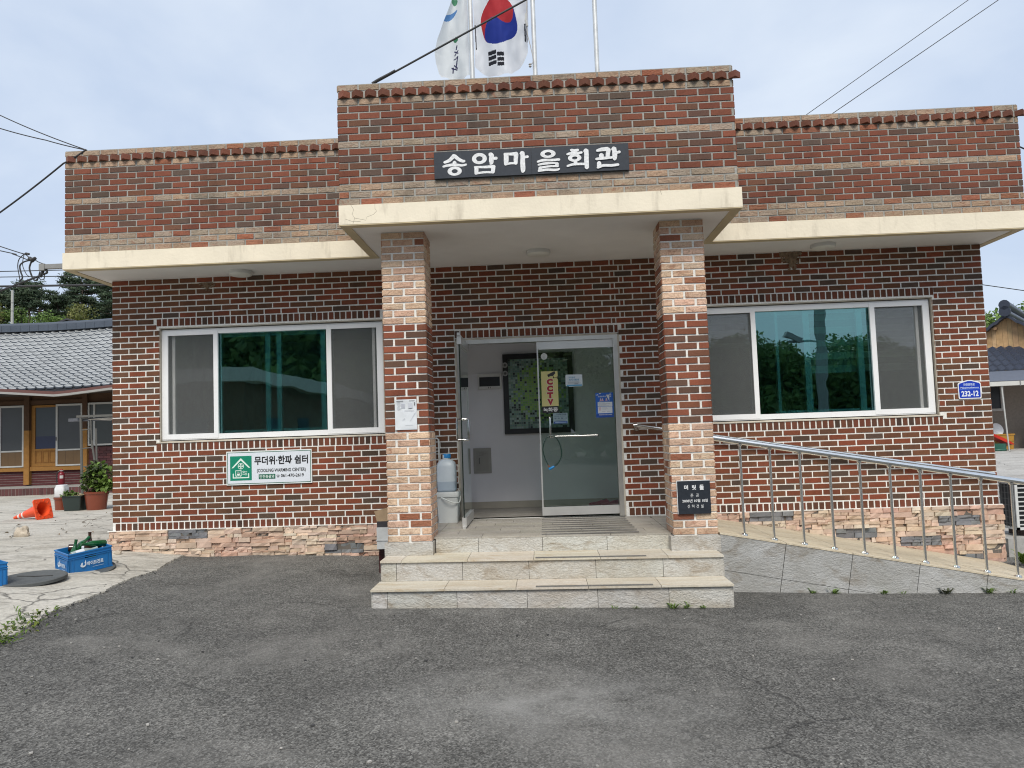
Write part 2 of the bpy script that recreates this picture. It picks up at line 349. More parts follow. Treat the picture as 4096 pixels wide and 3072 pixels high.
def sheet(name, xs, ys, off, m, inside=None, kind='structure'):
    mb = MB(); idx = {}
    def vid(i, j):
        if (i, j) not in idx:
            idx[(i, j)] = len(mb.v); x, y = xs[i], ys[j]
            mb.v.append((x, y, gz(x, y) + off + .007 * mnoise.noise((x * 1.3, y * 1.3, 0)) * (1 if off > -.02 else 0)))
        return idx[(i, j)]
    for i in range(len(xs) - 1):
        for j in range(len(ys) - 1):
            if inside and not inside((xs[i] + xs[i + 1]) / 2, (ys[j] + ys[j + 1]) / 2): continue
            mb.f.append((vid(i, j), vid(i + 1, j), vid(i + 1, j + 1), vid(i, j + 1))); mb.c.append((1, 1, 1, 0)); mb.m.append(0)
    return tag(mb.build(name, m, smooth=True), kind=kind)
def fr(a, b, n): return [a + (b - a) * k / n for k in range(n + 1)]
gxs = [-400, -200, -110, -80] + fr(-60, -10, 20) + fr(-9, 14, 92) + fr(15, 60, 20) + [90, 150, 400]
gys = [-300, -150, -80] + fr(-50, -13, 10) + fr(-12, 6, 60) + fr(7, 30, 24) + fr(32, 80, 16) + [120, 400]
sheet('ground', gxs, gys, -.04, M_SOIL)
EDGE = [(-60, -9.), (-12, -2.2), (-6, .72), (-4.4, 1.22), (-3.4, 1.13), (-2.5, 1.02), (-1.6, .98), (-.9, .95), (-.1, .84), (0.1, .84)]
def edge_x(y): return lerp_tab(EDGE, y) + .05 * mnoise.noise((y * 1.7, 3, 0)) + .03 * mnoise.noise((y * 6, 1, 0)) + .022 * mnoise.noise((y * 19, 7, 0))
sheet('asphalt_road', fr(.2, 14, 120) + fr(14.5, 60, 40), [-60, -40, -28, -20] + fr(-14, 0, 110), 0., M_ASPHALT, lambda x, y: not (y > -.02) and x > edge_x(y) - .1)
# (edge_x is the ragged border between the concrete yard and the asphalt)

mb = MB(); ny = 520; cols = fr(0, 1, 60)
ysl = [-50, -30, -18] + fr(-13, 0, ny)
def yard_pt(u, y):
    e = edge_x(y); x = e - (1 - u) ** 1.7 * 45; return (x, y, gz(x, y) + .012 + .010 * mnoise.noise((x * 1.1, y * 1.1, 5)) * min(1, (e - x) * 3 + .3))
rows = [[yard_pt(u, y) for u in cols] for y in ysl]
for a, b in zip(rows, rows[1:]):
    for k in range(len(cols) - 1): mb.face((a[k], a[k + 1], b[k + 1], b[k]))
    p, q = a[-1], b[-1]; mb.face((p, (p[0] + .012, p[1], p[2] - .05), (q[0] + .012, q[1], q[2] - .05), q))
for xa, xb in zip(fr(-45, 0, 90), fr(-45, 0, 90)[1:]):
    for ya, yb_ in zip(fr(0, 14, 28), fr(0, 14, 28)[1:]):
        mb.face([(x, y, gz(x, y) + .012 + .010 * mnoise.noise((x * 1.1, y * 1.1, 5))) for x, y in ((xa, ya), (xb, ya), (xb, yb_), (xa, yb_))])
tag(mb.build('concrete_yard', M_CONC, smooth=True), kind='structure')
sheet('concrete_path', fr(9.97, 40, 60), fr(.25, 24, 48), .01, M_CONC2)
sheet('asphalt_strip', fr(9.99, 40, 60), fr(-.04, .26, 3), .0, M_ASPHALT)

# ---------------------------------------------------------------- brickwork
REDS = [(.205, .057, .028)] * 4 + [(.18, .056, .028)] * 5 + [(.15, .062, .031)] * 7 + [(.122, .058, .032)] * 4 + [(.084, .054, .038)] * 2
PARA = [(.195, .064, .037)] * 5 + [(.17, .054, .031)] * 4 + [(.15, .068, .040)] * 3 + [(.115, .060, .043)] * 2 + [(.10, .066, .05)]
BEIGE = [(.62, .43, .30), (.64, .46, .32), (.58, .395, .275), (.65, .49, .355), (.62, .41, .30), (.55, .37, .265)]
BEIGEW = [(.37, .275, .195), (.34, .265, .195), (.31, .25, .19), (.39, .27, .185), (.35, .28, .215)]
PILR = [(.25, .078, .042), (.22, .07, .038), (.19, .07, .038), (.17, .072, .042), (.125, .066, .045)]
BURNT = [(.31, .135, .078), (.28, .105, .06)]
SOLD = [(.14, .052, .029)] * 3 + [(.11, .047, .028)] * 3 + [(.155, .048, .027)] * 2 + [(.07, .041, .03)]
def brick_col(kind):
    if kind == 'red': return jit(rnd.choice(REDS), .10) + (0,)
    if kind == 'pillar_red': return jit(rnd.choice(PILR), .10) + (0,)
    if kind == 'para': return jit(rnd.choice(PARA), .10) + (0,)
    if kind == 'sold': return jit(rnd.choice(SOLD), .10) + (0,)
    if kind == 'beige': return (jit(rnd.choice(BEIGE), .07) if rnd.random() > .11 else jit(rnd.choice(BURNT), .1)) + (1,)
    if kind == 'beigew': return (jit(rnd.choice(BEIGEW), .08) if rnd.random() > .11 else jit(rnd.choice(BURNT), .12)) + (1,)
def brick(mb, P, U, Nv, u0, u1, z0, z1, kind, d=.005):
    j = .0012; u0 += rnd.uniform(-j, j); u1 += rnd.uniform(-j, j); a, b = rnd.uniform(-j, j), rnd.uniform(-j, j)
    d += rnd.uniform(-.001, .002); e = .0025; col = brick_col(kind); ZZ = Vector((0, 0, 1))
    if col[3]: e = .004
    def pt(u, z, n): return P + U * u + ZZ * z + Nv * n
    bk = [pt(u0, z0 + a, -.002), pt(u1, z0 + b, -.002), pt(u1, z1 + b, -.002), pt(u0, z1 + a, -.002)]
    t = [rnd.uniform(-.0008, .0008) for _ in range(4)]
    ft = [pt(u0 + e, z0 + a + e, d + t[0]), pt(u1 - e, z0 + b + e, d + t[1]), pt(u1 - e, z1 + b - e, d + t[2]), pt(u0 + e, z1 + a - e, d + t[3])]
    i = len(mb.v); mb.v.extend(tuple(q) for q in bk + ft)
    for f in ((4, 5, 6, 7), (0, 1, 5, 4), (1, 2, 6, 5), (2, 3, 7, 6), (3, 0, 4, 7)):
        mb.f.append(tuple(i + q for q in f)); mb.c.append(col); mb.m.append(1)
def course(mb, P, U, Nv, ua, ub, z0, z1, kind, start, pitch=.2, joint=.0125, holes=(), minw=.035):
    """one course of bricks from ua to ub; a joint ends at every start + k*pitch"""
    cuts = []
    free = [(ua, ub)]
    for h0, h1, hz0, hz1 in holes:
        if z1 <= hz0 + .012 or z0 >= hz1 - .012: continue
        nf = []
        for a, b in free:
            if h1 <= a or h0 >= b: nf.append((a, b)); continue
            if h0 > a: nf.append((a, h0))
            if h1 < b: nf.append((h1, b))
        free = nf
    k = math.floor((ua - start) / pitch) - 1
    while start + k * pitch < ub:
        a = start + k * pitch; b = a + pitch - joint; k += 1
        for f0, f1 in free:
            x0, x1 = max(a, f0), min(b, f1)
            if x1 - x0 > minw: brick(mb, P, U, Nv, x0, x1, z0, z1, kind(k) if callable(kind) else kind)
def holed_wall(mb, x0, x1, z0, z1, yf, yb_, holes, m=0, cols=(1, 1, 1, 0)):
    xs = sorted({x0, x1} | {h[0] for h in holes} | {h[1] for h in holes}); zs = sorted({z0, z1} | {h[2] for h in holes} | {h[3] for h in holes})
    def solid(a, b): return not any(h[0] <= a <= h[1] and h[2] <= b <= h[3] for h in holes)
    for i in range(len(xs) - 1):
        for j in range(len(zs) - 1):
            if not solid((xs[i] + xs[i + 1]) / 2, (zs[j] + zs[j + 1]) / 2): continue
            a, b, c, d = xs[i], xs[i + 1], zs[j], zs[j + 1]
            mb.face(((a, yf, c), (b, yf, c), (b, yf, d), (a, yf, d)), cols, m); mb.face(((b, yb_, c), (a, yb_, c), (a, yb_, d), (b, yb_, d)), cols, m)
    for a, b, c, d in holes:
        mb.face(((a, yf, c), (a, yf, d), (a, yb_, d), (a, yb_, c)), cols, m); mb.face(((b, yf, d), (b, yf, c), (b, yb_, c), (b, yb_, d)), cols, m)
        mb.face(((a, yf, d), (b, yf, d), (b, yb_, d), (a, yb_, d)), cols, m); mb.face(((b, yf, c), (a, yf, c), (a, yb_, c), (b, yb_, c)), cols, m)

# ---------------------------------------------------------------- the village hall
hall = thing('village_hall', 'single storey red brick village hall with stepped parapet and cream eaves', 'building', (4.97, 0, .5))
W = 9.94; HS = 3.414; ZB = .60; CH = .067
LW = (.55, 3.185, 1.505, 2.835); RW = (6.745, 9.38, 1.505, 2.835); DR = (4.0, 5.86, .50, 2.567)
mb = MB(); X, Yv, Zv = Vector((1, 0, 0)), Vector((0, 1, 0)), Vector((0, 0, 1)); FN = Vector((0, -1, 0)); O = Vector((0, 0, 0))
holed_wall(mb, 0, W, .0, HS, 0, .22, [LW, RW, DR])
mb.face(((0, .0, 0), (0, 8, 0), (0, 8, HS), (0, 0, HS))); mb.face(((W, .0, 0), (W, 8, 0), (W, 8, HS), (W, 0, HS))); mb.face(((0, 8, 0), (W, 8, 0), (W, 8, HS), (0, 8, HS)))
HO = [(.515, 3.19, 1.404, 1.499), (.523, 3.19, 2.85, 2.943), (LW[0], LW[1], 1.40, 2.9), (6.74, 9.405, 1.404, 1.499), (6.74, 9.397, 2.85, 2.943), (RW[0], RW[1], 1.40, 2.9),
      (DR[0] - .005, DR[1] + .005, .3, 2.667)]
for n in range(42):
    z0 = ZB + n * CH + .0062; z1 = z0 + .0546
    sp = 5.8 if n % 2 else 5.9
    course(mb, O, X, FN, 0, sp - .01, z0, z1, 'red', 0. if n % 2 else .1, holes=HO)
    course(mb, O, X, FN, sp, W, z0, z1, 'red', W + .01 - (.1 if n % 2 else 0), holes=HO)
    course(mb, Vector((0, 8, 0)), -Yv, -X, 0, 8, z0, z1, 'red', .1 if n % 2 else 0.)
    course(mb, Vector((W, 0, 0)), Yv, X, 0, 8, z0, z1, 'red', .1 if n % 2 else 0.)
    for (h, s_) in ((LW, 1), (RW, 1)):     # brick ends in the window reveals
        if h[2] < z0 and z1 < h[3]:
            brick(mb, Vector((h[0], 0, 0)), Yv, X, .002, .045, z0, z1, 'red'); brick(mb, Vector((h[1], 0, 0)), Yv, -X, .002, .045, z0, z1, 'red')
course(mb, O, X, FN, .0, W, .512, .592, 'sold', .1, pitch=.0675, holes=[(DR[0] - .005, DR[1] + .005, .3, 2.6)])
course(mb, O, X, FN, .515, 3.19, 1.410, 1.496, 'sold', .515, pitch=.0675); course(mb, O, X, FN, 6.745, 9.405, 1.410, 1.496, 'sold', 6.738, pitch=.0675, minw=.015)
course(mb, O, X, FN, .525, 3.19, 2.855, 2.94, 'sold', .525, pitch=.0675); course(mb, O, X, FN, 6.745, 9.395, 2.855, 2.94, 'sold', 6.7275, pitch=.0675, minw=.015)
course(mb, O, X, FN, 4.0, 5.86, 2.577, 2.662, 'sold', 4.0, pitch=.0675)
for x0, x1, z0, z1 in ((.515, 3.19, 1.398, 1.502), (6.74, 9.41, 1.398, 1.502)):       # the sloped sill bed
    mb.hexa(((x0, -.012, z1 - .004), (x1, -.012, z1 - .004), (x1, .05, z1 + .002), (x0, .05, z1 + .002), (x0, -.010, z1 + .004), (x1, -.010, z1 + .004), (x1, .05, z1 + .016), (x0, .05, z1 + .016)), m=2)
for x0, x1 in ((.54, 3.19), (6.745, 9.39)):
    mb.box(x0, x1, .006, .05, 2.826, 2.846, m=2); mb.box(x0, x0 + .022, .006, .05, 1.51, 2.826, m=2); mb.box(x1 - .022, x1, .006, .05, 1.51, 2.826, m=2)
wall = mb.build('wall', [M_MORTAR, M_BRICK, M_PUTTY], hall)
# stone plinth
def ledgestone(mb, x0, x1, ztop, zbot, greys, y=-.008):
    cream = [(.58, .45, .345), (.62, .50, .39), (.57, .41, .31), (.57, .385, .31), (.64, .53, .42), (.55, .35, .27)]
    k = 0; z = ztop
    while z > zbot - .08:
        zl = z - .105; segs = []; g = [q for q in greys if q[2] == k]; xx = x0 - rnd.uniform(0, .3)
        stops = sorted([(a, b) for a, b, _ in g])
        while xx < x1:
            L = rnd.uniform(.40, .52); nxt = [s_ for s_ in stops if s_[0] >= xx - 1e-6]
            if nxt and nxt[0][0] - xx < 1e-3: segs.append((xx, nxt[0][1], True)); xx = nxt[0][1]; continue
            e = xx + L
            if nxt and e > nxt[0][0] - .1: e = nxt[0][0]
            segs.append((xx, e, False)); xx = e
        for a, b, gr in segs:
            base = rnd.choice(cream); zz = z
            nh = rnd.choice([2, 3, 3]); hs = [rnd.uniform(.6, 1.5) for _ in range(nh)]; sm = sum(hs)
            for h in hs:
                hh = .105 * h / sm; xa = a
                while xa < b - .01:
                    xb = min(b, xa + rnd.uniform(.07, .24));
                    if b - xb < .04: xb = b
                    c = (.19, .195, .205) if gr else tuple(.7 * p + .3 * q for p, q in zip(base, rnd.choice(cream)))
                    c = jit(c, .13); dd = rnd.uniform(.006, .042); X0, X1 = max(xa, x0), min(xb, x1)
                    X0 += .0015; X1 -= .0015
                    if X1 - X0 > .01:
                        s_ = .004; tl = [rnd.uniform(-.007, .007) for _ in range(4)]; o1, o2 = rnd.uniform(-.003, .003), rnd.uniform(-.003, .003)
                        za, zb_ = zz - hh + .0014, zz - .001; nx = 3
                        for q in range(nx):     # a few facets so the split face is not flat
                            u0 = X0 + (X1 - X0) * q / nx; u1 = X0 + (X1 - X0) * (q + 1) / nx
                            if q == 0: w0 = (rnd.uniform(-.006, .006), rnd.uniform(-.006, .006))
                            w1 = (rnd.uniform(-.007, .007), rnd.uniform(-.007, .007))
                            s0 = s_ if q == 0 else 0; s1 = s_ if q == nx - 1 else 0
                            mb.hexa(((u0, y - dd + w0[0] + .003, za), (u1, y - dd + w1[0] + .003, za), (u1, y, za), (u0, y, za), (u0 + s0, y - dd + w0[1], zb_ + o1), (u1 - s1, y - dd + w1[1], zb_ + o2), (u1, y, zb_), (u0, y, zb_)), c, 0, (0,) if 0 else ())
                            w0 = w1
                    xa = xb
                zz -= hh
        z = zl; k += 1
mb = MB()
ledgestone(mb, -.04, 3.50, .508, .05, [(.655, 1.109, 0), (2.46, 2.902, 2)])
ledgestone(mb, 6.40, 9.975, .508, -.25, [(7.22, 7.70, 0), (9.266, 9.713, 1), (8.15, 8.594, 2), (8.844, 9.281, 3), (9.42, 9.726, 5)])
mb.box(-.03, 3.6, -.012, -.001, -.3, .508, m=1); mb.box(6.4, 9.965, -.012, -.001, -.3, .508, m=1)
mb.box(-.05, 3.5, -.03, .0, .506, .514, m=2); mb.box(6.55, 9.97, -.03, .0, .506, .514, m=2)
mb.build('stone_plinth', [M_STONE, M_GROUT, M_MORTAR], hall)

# concrete eaves: one slab over the wings, one over the porch
def eave(x0, x1, y0, y1, gap=None):
    mb = MB(); zt = 3.597
    mb.box(x0, x1, y0, y1, HS + .004, zt, m=0)
    for a, b in (((x0 + .002, gap[0]), (gap[1], x1 - .002)) if gap else ((x0 + .002, x1 - .002),)): mb.box(a, b, y0 + .002, y0 + .09, HS - .006, HS + .004, m=2)
    if gap: mb.face(((gap[0], y0 - .001, HS), (gap[0], y0 + .09, HS), (gap[1], y0 + .09, HS), (gap[1], y0 - .001, HS)), m=1)
    mb.box(x0 + .002, x0 + .09, y0 + .09, y1, HS - .006, HS + .004, m=2); mb.box(x1 - .09, x1 - .002, y0 + .09, y1, HS - .006, HS + .004, m=2)
    mb.face(((x0 + .09, y0 + .09, HS), (x0 + .09, y1, HS), (x1 - .09, y1, HS), (x1 - .09, y0 + .09, HS)), m=1)
    return mb
mb = eave(-.18, 10.06, -.66, 8.2, (3.275, 6.732)); mb.build('eaves', [M_CREAM, M_SOFFIT, M_CREAMSHADE], hall)
mb = eave(3.185, 6.822, -1.90, -.661)
cr_ = [[(3.30, 3.60), (3.325, 3.555), (3.305, 3.51), (3.33, 3.475), (3.315, 3.42)], [(3.52, 3.60), (3.515, 3.555), (3.53, 3.53), (3.50, 3.50), (3.44, 3.48), (3.43, 3.45), (3.33, 3.475)], [(3.24, 3.47), (3.30, 3.445), (3.38, 3.44)], [(6.1, 3.6), (6.11, 3.56)]]
for c in cr_: mb.tube([(a + rnd.uniform(-.004, .004), -1.9, b) for a, b in c for _ in (0,)], .0011, 5, m=3)
mb.build('porch_canopy', [M_CREAM, M_SOFFIT, M_CREAMSHADE, M_CRACK], hall)
# parapets
def parapet(x0, x1, yf, yb_, z0=3.597, sides=True):
    mb = MB(); zt = z0 + 17 * CH
    mb.box(x0 + .004, x1 - .004, yf, yf + .2, z0, zt)
    if sides: mb.box(x0 + .004, x0 + .2, yf + .2, yb_, z0, zt); mb.box(x1 - .2, x1 - .004, yf + .2, yb_, z0, zt)
    P = Vector((0, yf, 0))
    for k in range(17):     # counted from the top
        a = zt - (k + 1) * CH + .005; b = a + .057; kind = 'para'
        if k in (0, 2, 8, 14, 15, 16): kind = 'beigew'
        if k == 1:
            u = x0 + .005; w = .123
            while u < x1 - .03:      # sawtooth course of bricks laid on their corner
                c = jit((.185, .072, .046), .2) + (0,); j = rnd.uniform(-.004, .004)
                mb.prism([(u + .004, 0), (u + .057 + j, -.058 + rnd.uniform(-.005, .005)), (u + .112, 0)], Matrix.Translation((0, yf, a)), .057, c, 1); u += w
            mb.tube([(x0, yf - .002, a - .004), (x1, yf - .002, a - .004)], .004, 4, m=2)
        else: course(mb, P, X, FN, x0, x1, a, b, kind, x0 + (.1 if k % 2 else 0))
        if sides and k != 1:
            course(mb, Vector((x0, yb_, 0)), -Yv, -X, 0, yb_ - yf, a, b, kind, 0 if k % 2 else .1); course(mb, Vector((x1, yf, 0)), Yv, X, 0, yb_ - yf, a, b, kind, 0 if k % 2 else .1)
    mb.build('parapet', [M_MORTAR2, M_BRICK, M_CRACK], hall)
parapet(-.165, 3.17, -.635, 8.0); parapet(6.83, 10.066, -.635, 8.0); parapet(3.188, 6.80, -1.87, -.2)
mb = MB(); mb.box(-.1, 10., -.4, 8, 3.6, 3.62); mb.box(3.2, 6.79, -1.7, -.4, 3.6, 3.62); mb.build('roof', M_CONC2, hall)
# porch pillars
def pillar(x0, x1, zb, yf=-1.58, D=.39):
    mb = MB(); c = (HS - zb) / 43; y0, y1 = yf, yf + D; e = .004
    mb.box(x0 + e, x1 - e, y0 + e, y1 - e, zb - .15, HS)
    w = x1 - x0
    for k in range(43):
        b = HS - k * c - .006; a = b - .0565; kind = 'pillar_red' if 13 <= k < 28 else 'beige'
        for P, U, Nn, L in ((Vector((x0, y0, 0)), X, FN, w), (Vector((x0, y1, 0)), -Yv, -X, D), (Vector((x1, y0, 0)), Yv, X, D), (Vector((x1, y1, 0)), -X, Yv, w)):
            if k % 2 == 0: m_ = L / 2; q = [(0, m_ - .009), (m_ + .009, L)]
            else: q = [(0, .088), (.106, L - .106), (L - .088, L)]
            for u0, u1 in q: brick(mb, P - Nn * e, U, Nn, u0, u1, a, b, kind, .004 + e)
    o = mb.build('pillar', [M_MORTAR, M_BRICK], hall)
    mb = MB(); g = .032
    mb.box(x0 - g, x1 + .012, y0 - .03, y1 + .03, .33, zb - .003); mb.build('pillar_base', M_TILEFACE, o); return o
pillar(3.503, 3.906, .500); pillar(6.126, 6.527, .490)
# windows
def bars(mb, x0, x1, z0, z1, y0, y1, w, m=0):
    w = w if hasattr(w, '__len__') else (w,) * 4      # left, right, bottom, top
    mb.box(x0, x0 + w[0], y0, y1, z0, z1, m=m); mb.box(x1 - w[1], x1, y0, y1, z0, z1, m=m)
    mb.box(x0 + w[0], x1 - w[1], y0, y1, z0, z0 + w[2], m=m); mb.box(x0 + w[0], x1 - w[1], y0, y1, z1 - w[3], z1, m=m)
def pane(name, x0, x1, z0, z1, y, m, parent, t=.004):
    mb = MB(); mb.face(((x0, y, z0), (x1, y, z0), (x1, y, z1), (x0, y, z1))); return mb.build(name, m, parent)
M_ROOM = simple('room_wall', (.80, .79, .76), .9); M_INNER = simple('inner_frame', (.85, .86, .84), .4)
def window(x0, ):
    x1 = x0 + 2.605; z0, z1 = 1.528, 2.816
    mb = MB(); bars(mb, x0, x1, z0, z1, .045, .19, (.03, .03, .06, .06))
    mb.box(x0 + .03, x1 - .03, .05, .075, z0 + .012, z0 + .05)
    f = mb.build('window', M_WHITEFRAME, hall)
    for a, b in ((x0 + .006, x0 + .668), (x1 - .66, x1 - .006)):
        mb = MB(); bars(mb, a, b, z0 + .012, z1 - .014, .040, .068, (.072, .052, .056, .056) if a < x0 + 1 else (.056, .068, .056, .052)); s_ = mb.build('sash', M_WHITEFRAME, f)
        mb = MB(); mb.box(a + .05, b - .05, .06, .0605, z0 + .06, z1 - .06); mb.build('insect_screen', M_SCREEN, f)
        pane('pane', a + .03, b - .03, z0 + .06, z1 - .06, .105, M_GREYGLASS, f)
        mb = MB(); q = b - .13 if a > x0 + 1 else a + .10; mb.box(q, q + .03, .09, .15, z0 + .06, z1 - .06); mb.build('inner_stile', M_INNER, f)
    pane('pane', x0 + .64, x1 - .64, z0 + .06, z1 - .06, .09, M_TEAL, f)
    return f, x0, x1
wl, _, _ = window(.557); wr, _, _ = window(6.752)
for f, xs in ((wl, ((1.225, 1.24), (1.756, 1.812), (1.89, 1.945), (2.41, 2.465))), (wr, ((7.66, 7.69), (7.975, 8.045), (8.575, 8.64)))):
    for a, b in xs:
        mb = MB(); mb.box(a, b, .125, .17, 1.59, 2.75); mb.build('inner_stile', M_INNER, f)
    a, b = xs[0][0] - .02, xs[-1][1] + .1
    for c, d in ((1.588, 1.62), (2.72, 2.755)): mb = MB(); mb.box(a, b, .17, .2, c, d); mb.build('inner_rail', M_INNER, f)
# zebra roller blinds behind the right window
def blind(x0, x1, ztop, zbot, y):
    mb = MB(); z = ztop; k = 0
    while z > zbot:
        h = min(.075, z - zbot); mb.box(x0, x1, y, y + .004, z - h, z, ((.55, .55, .46) if k % 2 else (.22, .23, .20)) + (0,)); z -= h; k += 1
    mb.box(x0, x1, y - .01, y + .014, zbot - .02, zbot, (.6, .6, .55, 0)); mb.build('roller_blind', M_MATTE, wr)
blind(6.76, 7.40, 2.80, 2.40, .24); blind(8.05, 9.34, 2.80, 2.06, .26)
# rooms behind the windows, porch room behind the doors
def room(name, x0, x1, y0, y1, z0, z1, m, fm=None, front=False):
    mb = MB()
    mb.face(((x0, y1, z0), (x1, y1, z0), (x1, y1, z1), (x0, y1, z1))); mb.face(((x0, y0, z0), (x0, y1, z0), (x0, y1, z1), (x0, y0, z1)))
    mb.face(((x1, y1, z0), (x1, y0, z0), (x1, y0, z1), (x1, y1, z1))); mb.face(((x0, y0, z1), (x0, y1, z1), (x1, y1, z1), (x1, y0, z1)))
    mb.face(((x0, y0, z0), (x1, y0, z0), (x1, y1, z0), (x0, y1, z0)), m=1); return mb.build(name, [m, fm or m], hall)
room('room_wall', .1, 3.55, .225, 4.5, .55, 3.2, M_ROOM); room('room_wall', 6.3, 9.85, .225, 4.5, .55, 3.2, M_ROOM)
M_LOBBY = simple('lobby_paint', (.86, .85, .88), .8, var=.04, scale=2)
M_SKIRT = simple('skirting_tile', (.46, .42, .35), .5, var=.1, scale=5)
lob = room('lobby_wall', 3.62, 6.2, .221, 1.32, .512, 2.95, M_LOBBY, M_TILEFLOOR)
mb = MB(); mb.box(3.63, 6.19, 1.305, 1.318, .513, .597); mb.box(3.625, 3.637, .23, 1.30, .513, .597); mb.build('skirting', M_SKIRT, lob)
mb = MB(); bars(mb, 4.475, 5.385, 1.46, 2.505, 1.27, 1.318, .068); fr_ = mb.build('mosaic_frame', simple('black_frame', (.018, .018, .020), .4), lob)
mb = MB(); nx_, nz_ = 26, 31
for i in range(nx_):
    for j in range(nz_):
        a = 4.543 + .774 * i / nx_; b = 1.528 + .909 * j / nz_
        dx = (i / nx_ - .48) * 2; dz = (j / nz_ - .5) * 2; cen = dx * dx + dz * dz + rnd.uniform(-.35, .35)
        c = rnd.choice([(.32, .55, .15), (.37, .60, .13), (.23, .44, .15)]) if cen < .55 else rnd.choice([(.20, .34, .30), (.30, .46, .42), (.42, .56, .51), (.12, .19, .18), (.26, .42, .31)])
        if rnd.random() < .12: c = (.035, .055, .05)
        mb.box(a + .002, a + .0275, 1.296, 1.303, b + .002, b + .027, c + (0,), skip=(5,))
mb.box(4.54, 5.32, 1.302, 1.316, 1.525, 2.44, (.32, .36, .33, 0)); mb.build('mosaic', M_PLASTIC, lob)
mb = MB(); bars(mb, 4.14, 4.455, 2.055, 2.26, 1.285, 1.318, (.022, .024, .04, .042)); pf = mb.build('intercom_panel', simple('panel_white', (.78, .77, .75), .5), lob)
mb = MB(); mb.box(4.162, 4.431, 1.296, 1.316, 2.095, 2.218, (.015, .016, .02, 0)); mb.box(4.275, 4.285, 1.28, 1.285, 2.068, 2.088, (.2, .2, .2, 0)); mb.box(4.30, 4.31, 1.28, 1.285, 2.068, 2.088, (.2, .2, .2, 0)); mb.build('screen', M_PLASTIC, pf)
mb = MB(); mb.box(4.055, 4.285, 1.30, 1.318, .966, 1.293, (.36, .35, .32, 0)); mb.box(4.092, 4.25, 1.290, 1.30, 1.0, 1.258, (.33, .32, .29, 0)); 
for k in range(3): mb.box(4.13 + .03 * (k % 2), 4.19 + .03 * (k % 2), 1.287, 1.29, 1.20 + .014 * k, 1.206 + .014 * k, (.2, .2, .18, 0))
cb = mb.build('meter_cabinet', M_PAINT, lob)
mb = MB(); mb.box(4.126, 4.139, 1.270, 1.29, 1.09, 1.17, (.15, .15, .14, 0)); mb.build('handle', M_PAINT, cb)
for zz in (2.361, 2.253):
    mb = MB(); mb.lathe([(0, .002), (.036, .002), (.036, 0)], Matrix.Translation((4.505, 1.266, zz)) @ Matrix.Rotation(R(90), 4, 'X'), 24, (.42, .42, .42, 0)); mb.lathe([(0, .003), (.018, .003), (.018, .002)], Matrix.Translation((4.505, 1.266, zz)) @ Matrix.Rotation(R(90), 4, 'X'), 16, (.12, .12, .12, 0)); mb.build('round_plate', M_PRINT, lob)
# door frame and the two glass leaves
mb = MB(); mb.box(4.005, 4.07, -.012, .10, .512, 2.56); mb.box(5.795, 5.86, -.012, .10, .512, 2.56); mb.box(4.07, 5.795, -.012, .10, 2.505, 2.56)
mb.box(4.0, 4.018, -.014, -.008, .512, 2.566, m=1); mb.box(5.848, 5.866, -.014, -.008, .512, 2.566, m=1); mb.box(4.0, 5.866, -.014, -.008, 2.552, 2.57, m=1)
dfr = mb.build('door_frame', [M_STEELDULL, M_PUTTY], hall)
M_GLEDGE = simple('glass_edge', (.012, .02, .018), .2)
M_RAILST = simple('door_rail', (.60, .60, .59), .35, .6, var=.08, scale=4)
def leaf(M, dark=False):
    """a glass leaf 0.87 wide in local x, outside face at local y = -0.015, from z=0.536 to 2.503"""
    mb = MB()
    for a in ((0, .868, -.022, .022, 2.413, 2.503), (0, .868, -.022, .022, .536, .63)):
        mb.box(*a)
    mb.box(0, .016 if not dark else .012, -.016 if not dark else -.006, .016 if not dark else .006, .63, 2.413, (1, 1, 1, 0), m=1 if dark else 0); mb.v = [tuple(M @ Vector(q)) for q in mb.v]
    d = mb.build('glass_door', [M_RAILST, M_GLEDGE], hall)
    mb = MB(); mb.face([M @ Vector(q) for q in ((.016, 0, .63), (.868, 0, .63), (.868, 0, 2.413), (.016, 0, 2.413))]); mb.build('pane', M_DOORGLASS, d)
    mb = MB()
    for s_ in (-1, 1):
        mb.tube([M @ Vector(q) for q in ((.122, 0, 1.635), (.122, s_ * .055, 1.635), (.122, s_ * .06, 1.62), (.122, s_ * .06, 1.44), (.122, s_ * .055, 1.42), (.122, 0, 1.42))], .0125, 10)
        for zz in (1.635, 1.42): mb.lathe([(0, .0), (.018, 0), (.018, s_ * .008), (0, s_ * .008)], M @ Matrix.Translation((.122, s_ * .004, zz)) @ Matrix.Rotation(R(-90), 4, 'X'), 14)
    smooth_mod(mb.build('handle', M_CHROME, d)); return d
d1 = leaf(Matrix.Translation((4.930, .03, 0)))
mb = MB(); mb.tube([(5.06, -.02, 1.420), (5.58, -.02, 1.418)], .012, 10); mb.tube([(5.58, -.03, 1.418), (5.58, .03, 1.418)], .016, 12); smooth_mod(mb.build('push_bar', M_CHROME, d1))
d2 = leaf(Matrix.Translation((4.135, .03 - .87, 0)) @ Matrix.Rotation(R(90), 4, 'Z'), True)
for q in ((-.862, -.76, .520, .545), (-.862, -.82, 2.50, 2.53)): mb = MB(); mb.box(4.118, 4.15, *q); mb.build('pivot_shoe', M_RAILST, d2)
mb = MB(); mb.face(((4.137, -.10, 1.70), (4.137, -.06, 1.70), (4.137, -.06, 2.0), (4.137, -.10, 2.0)), (.62, .62, .60, 0)); mb.build('sticker_strip', M_PRINT, d2)
mb = MB(); mb.face(((4.137, -.2, 1.035), (4.137, -.165, 1.035), (4.137, -.165, 1.32), (4.137, -.2, 1.32)), (.3, .32, .3, 0)); mb.build('sticker_strip', M_PRINT, d2)
mb = MB()
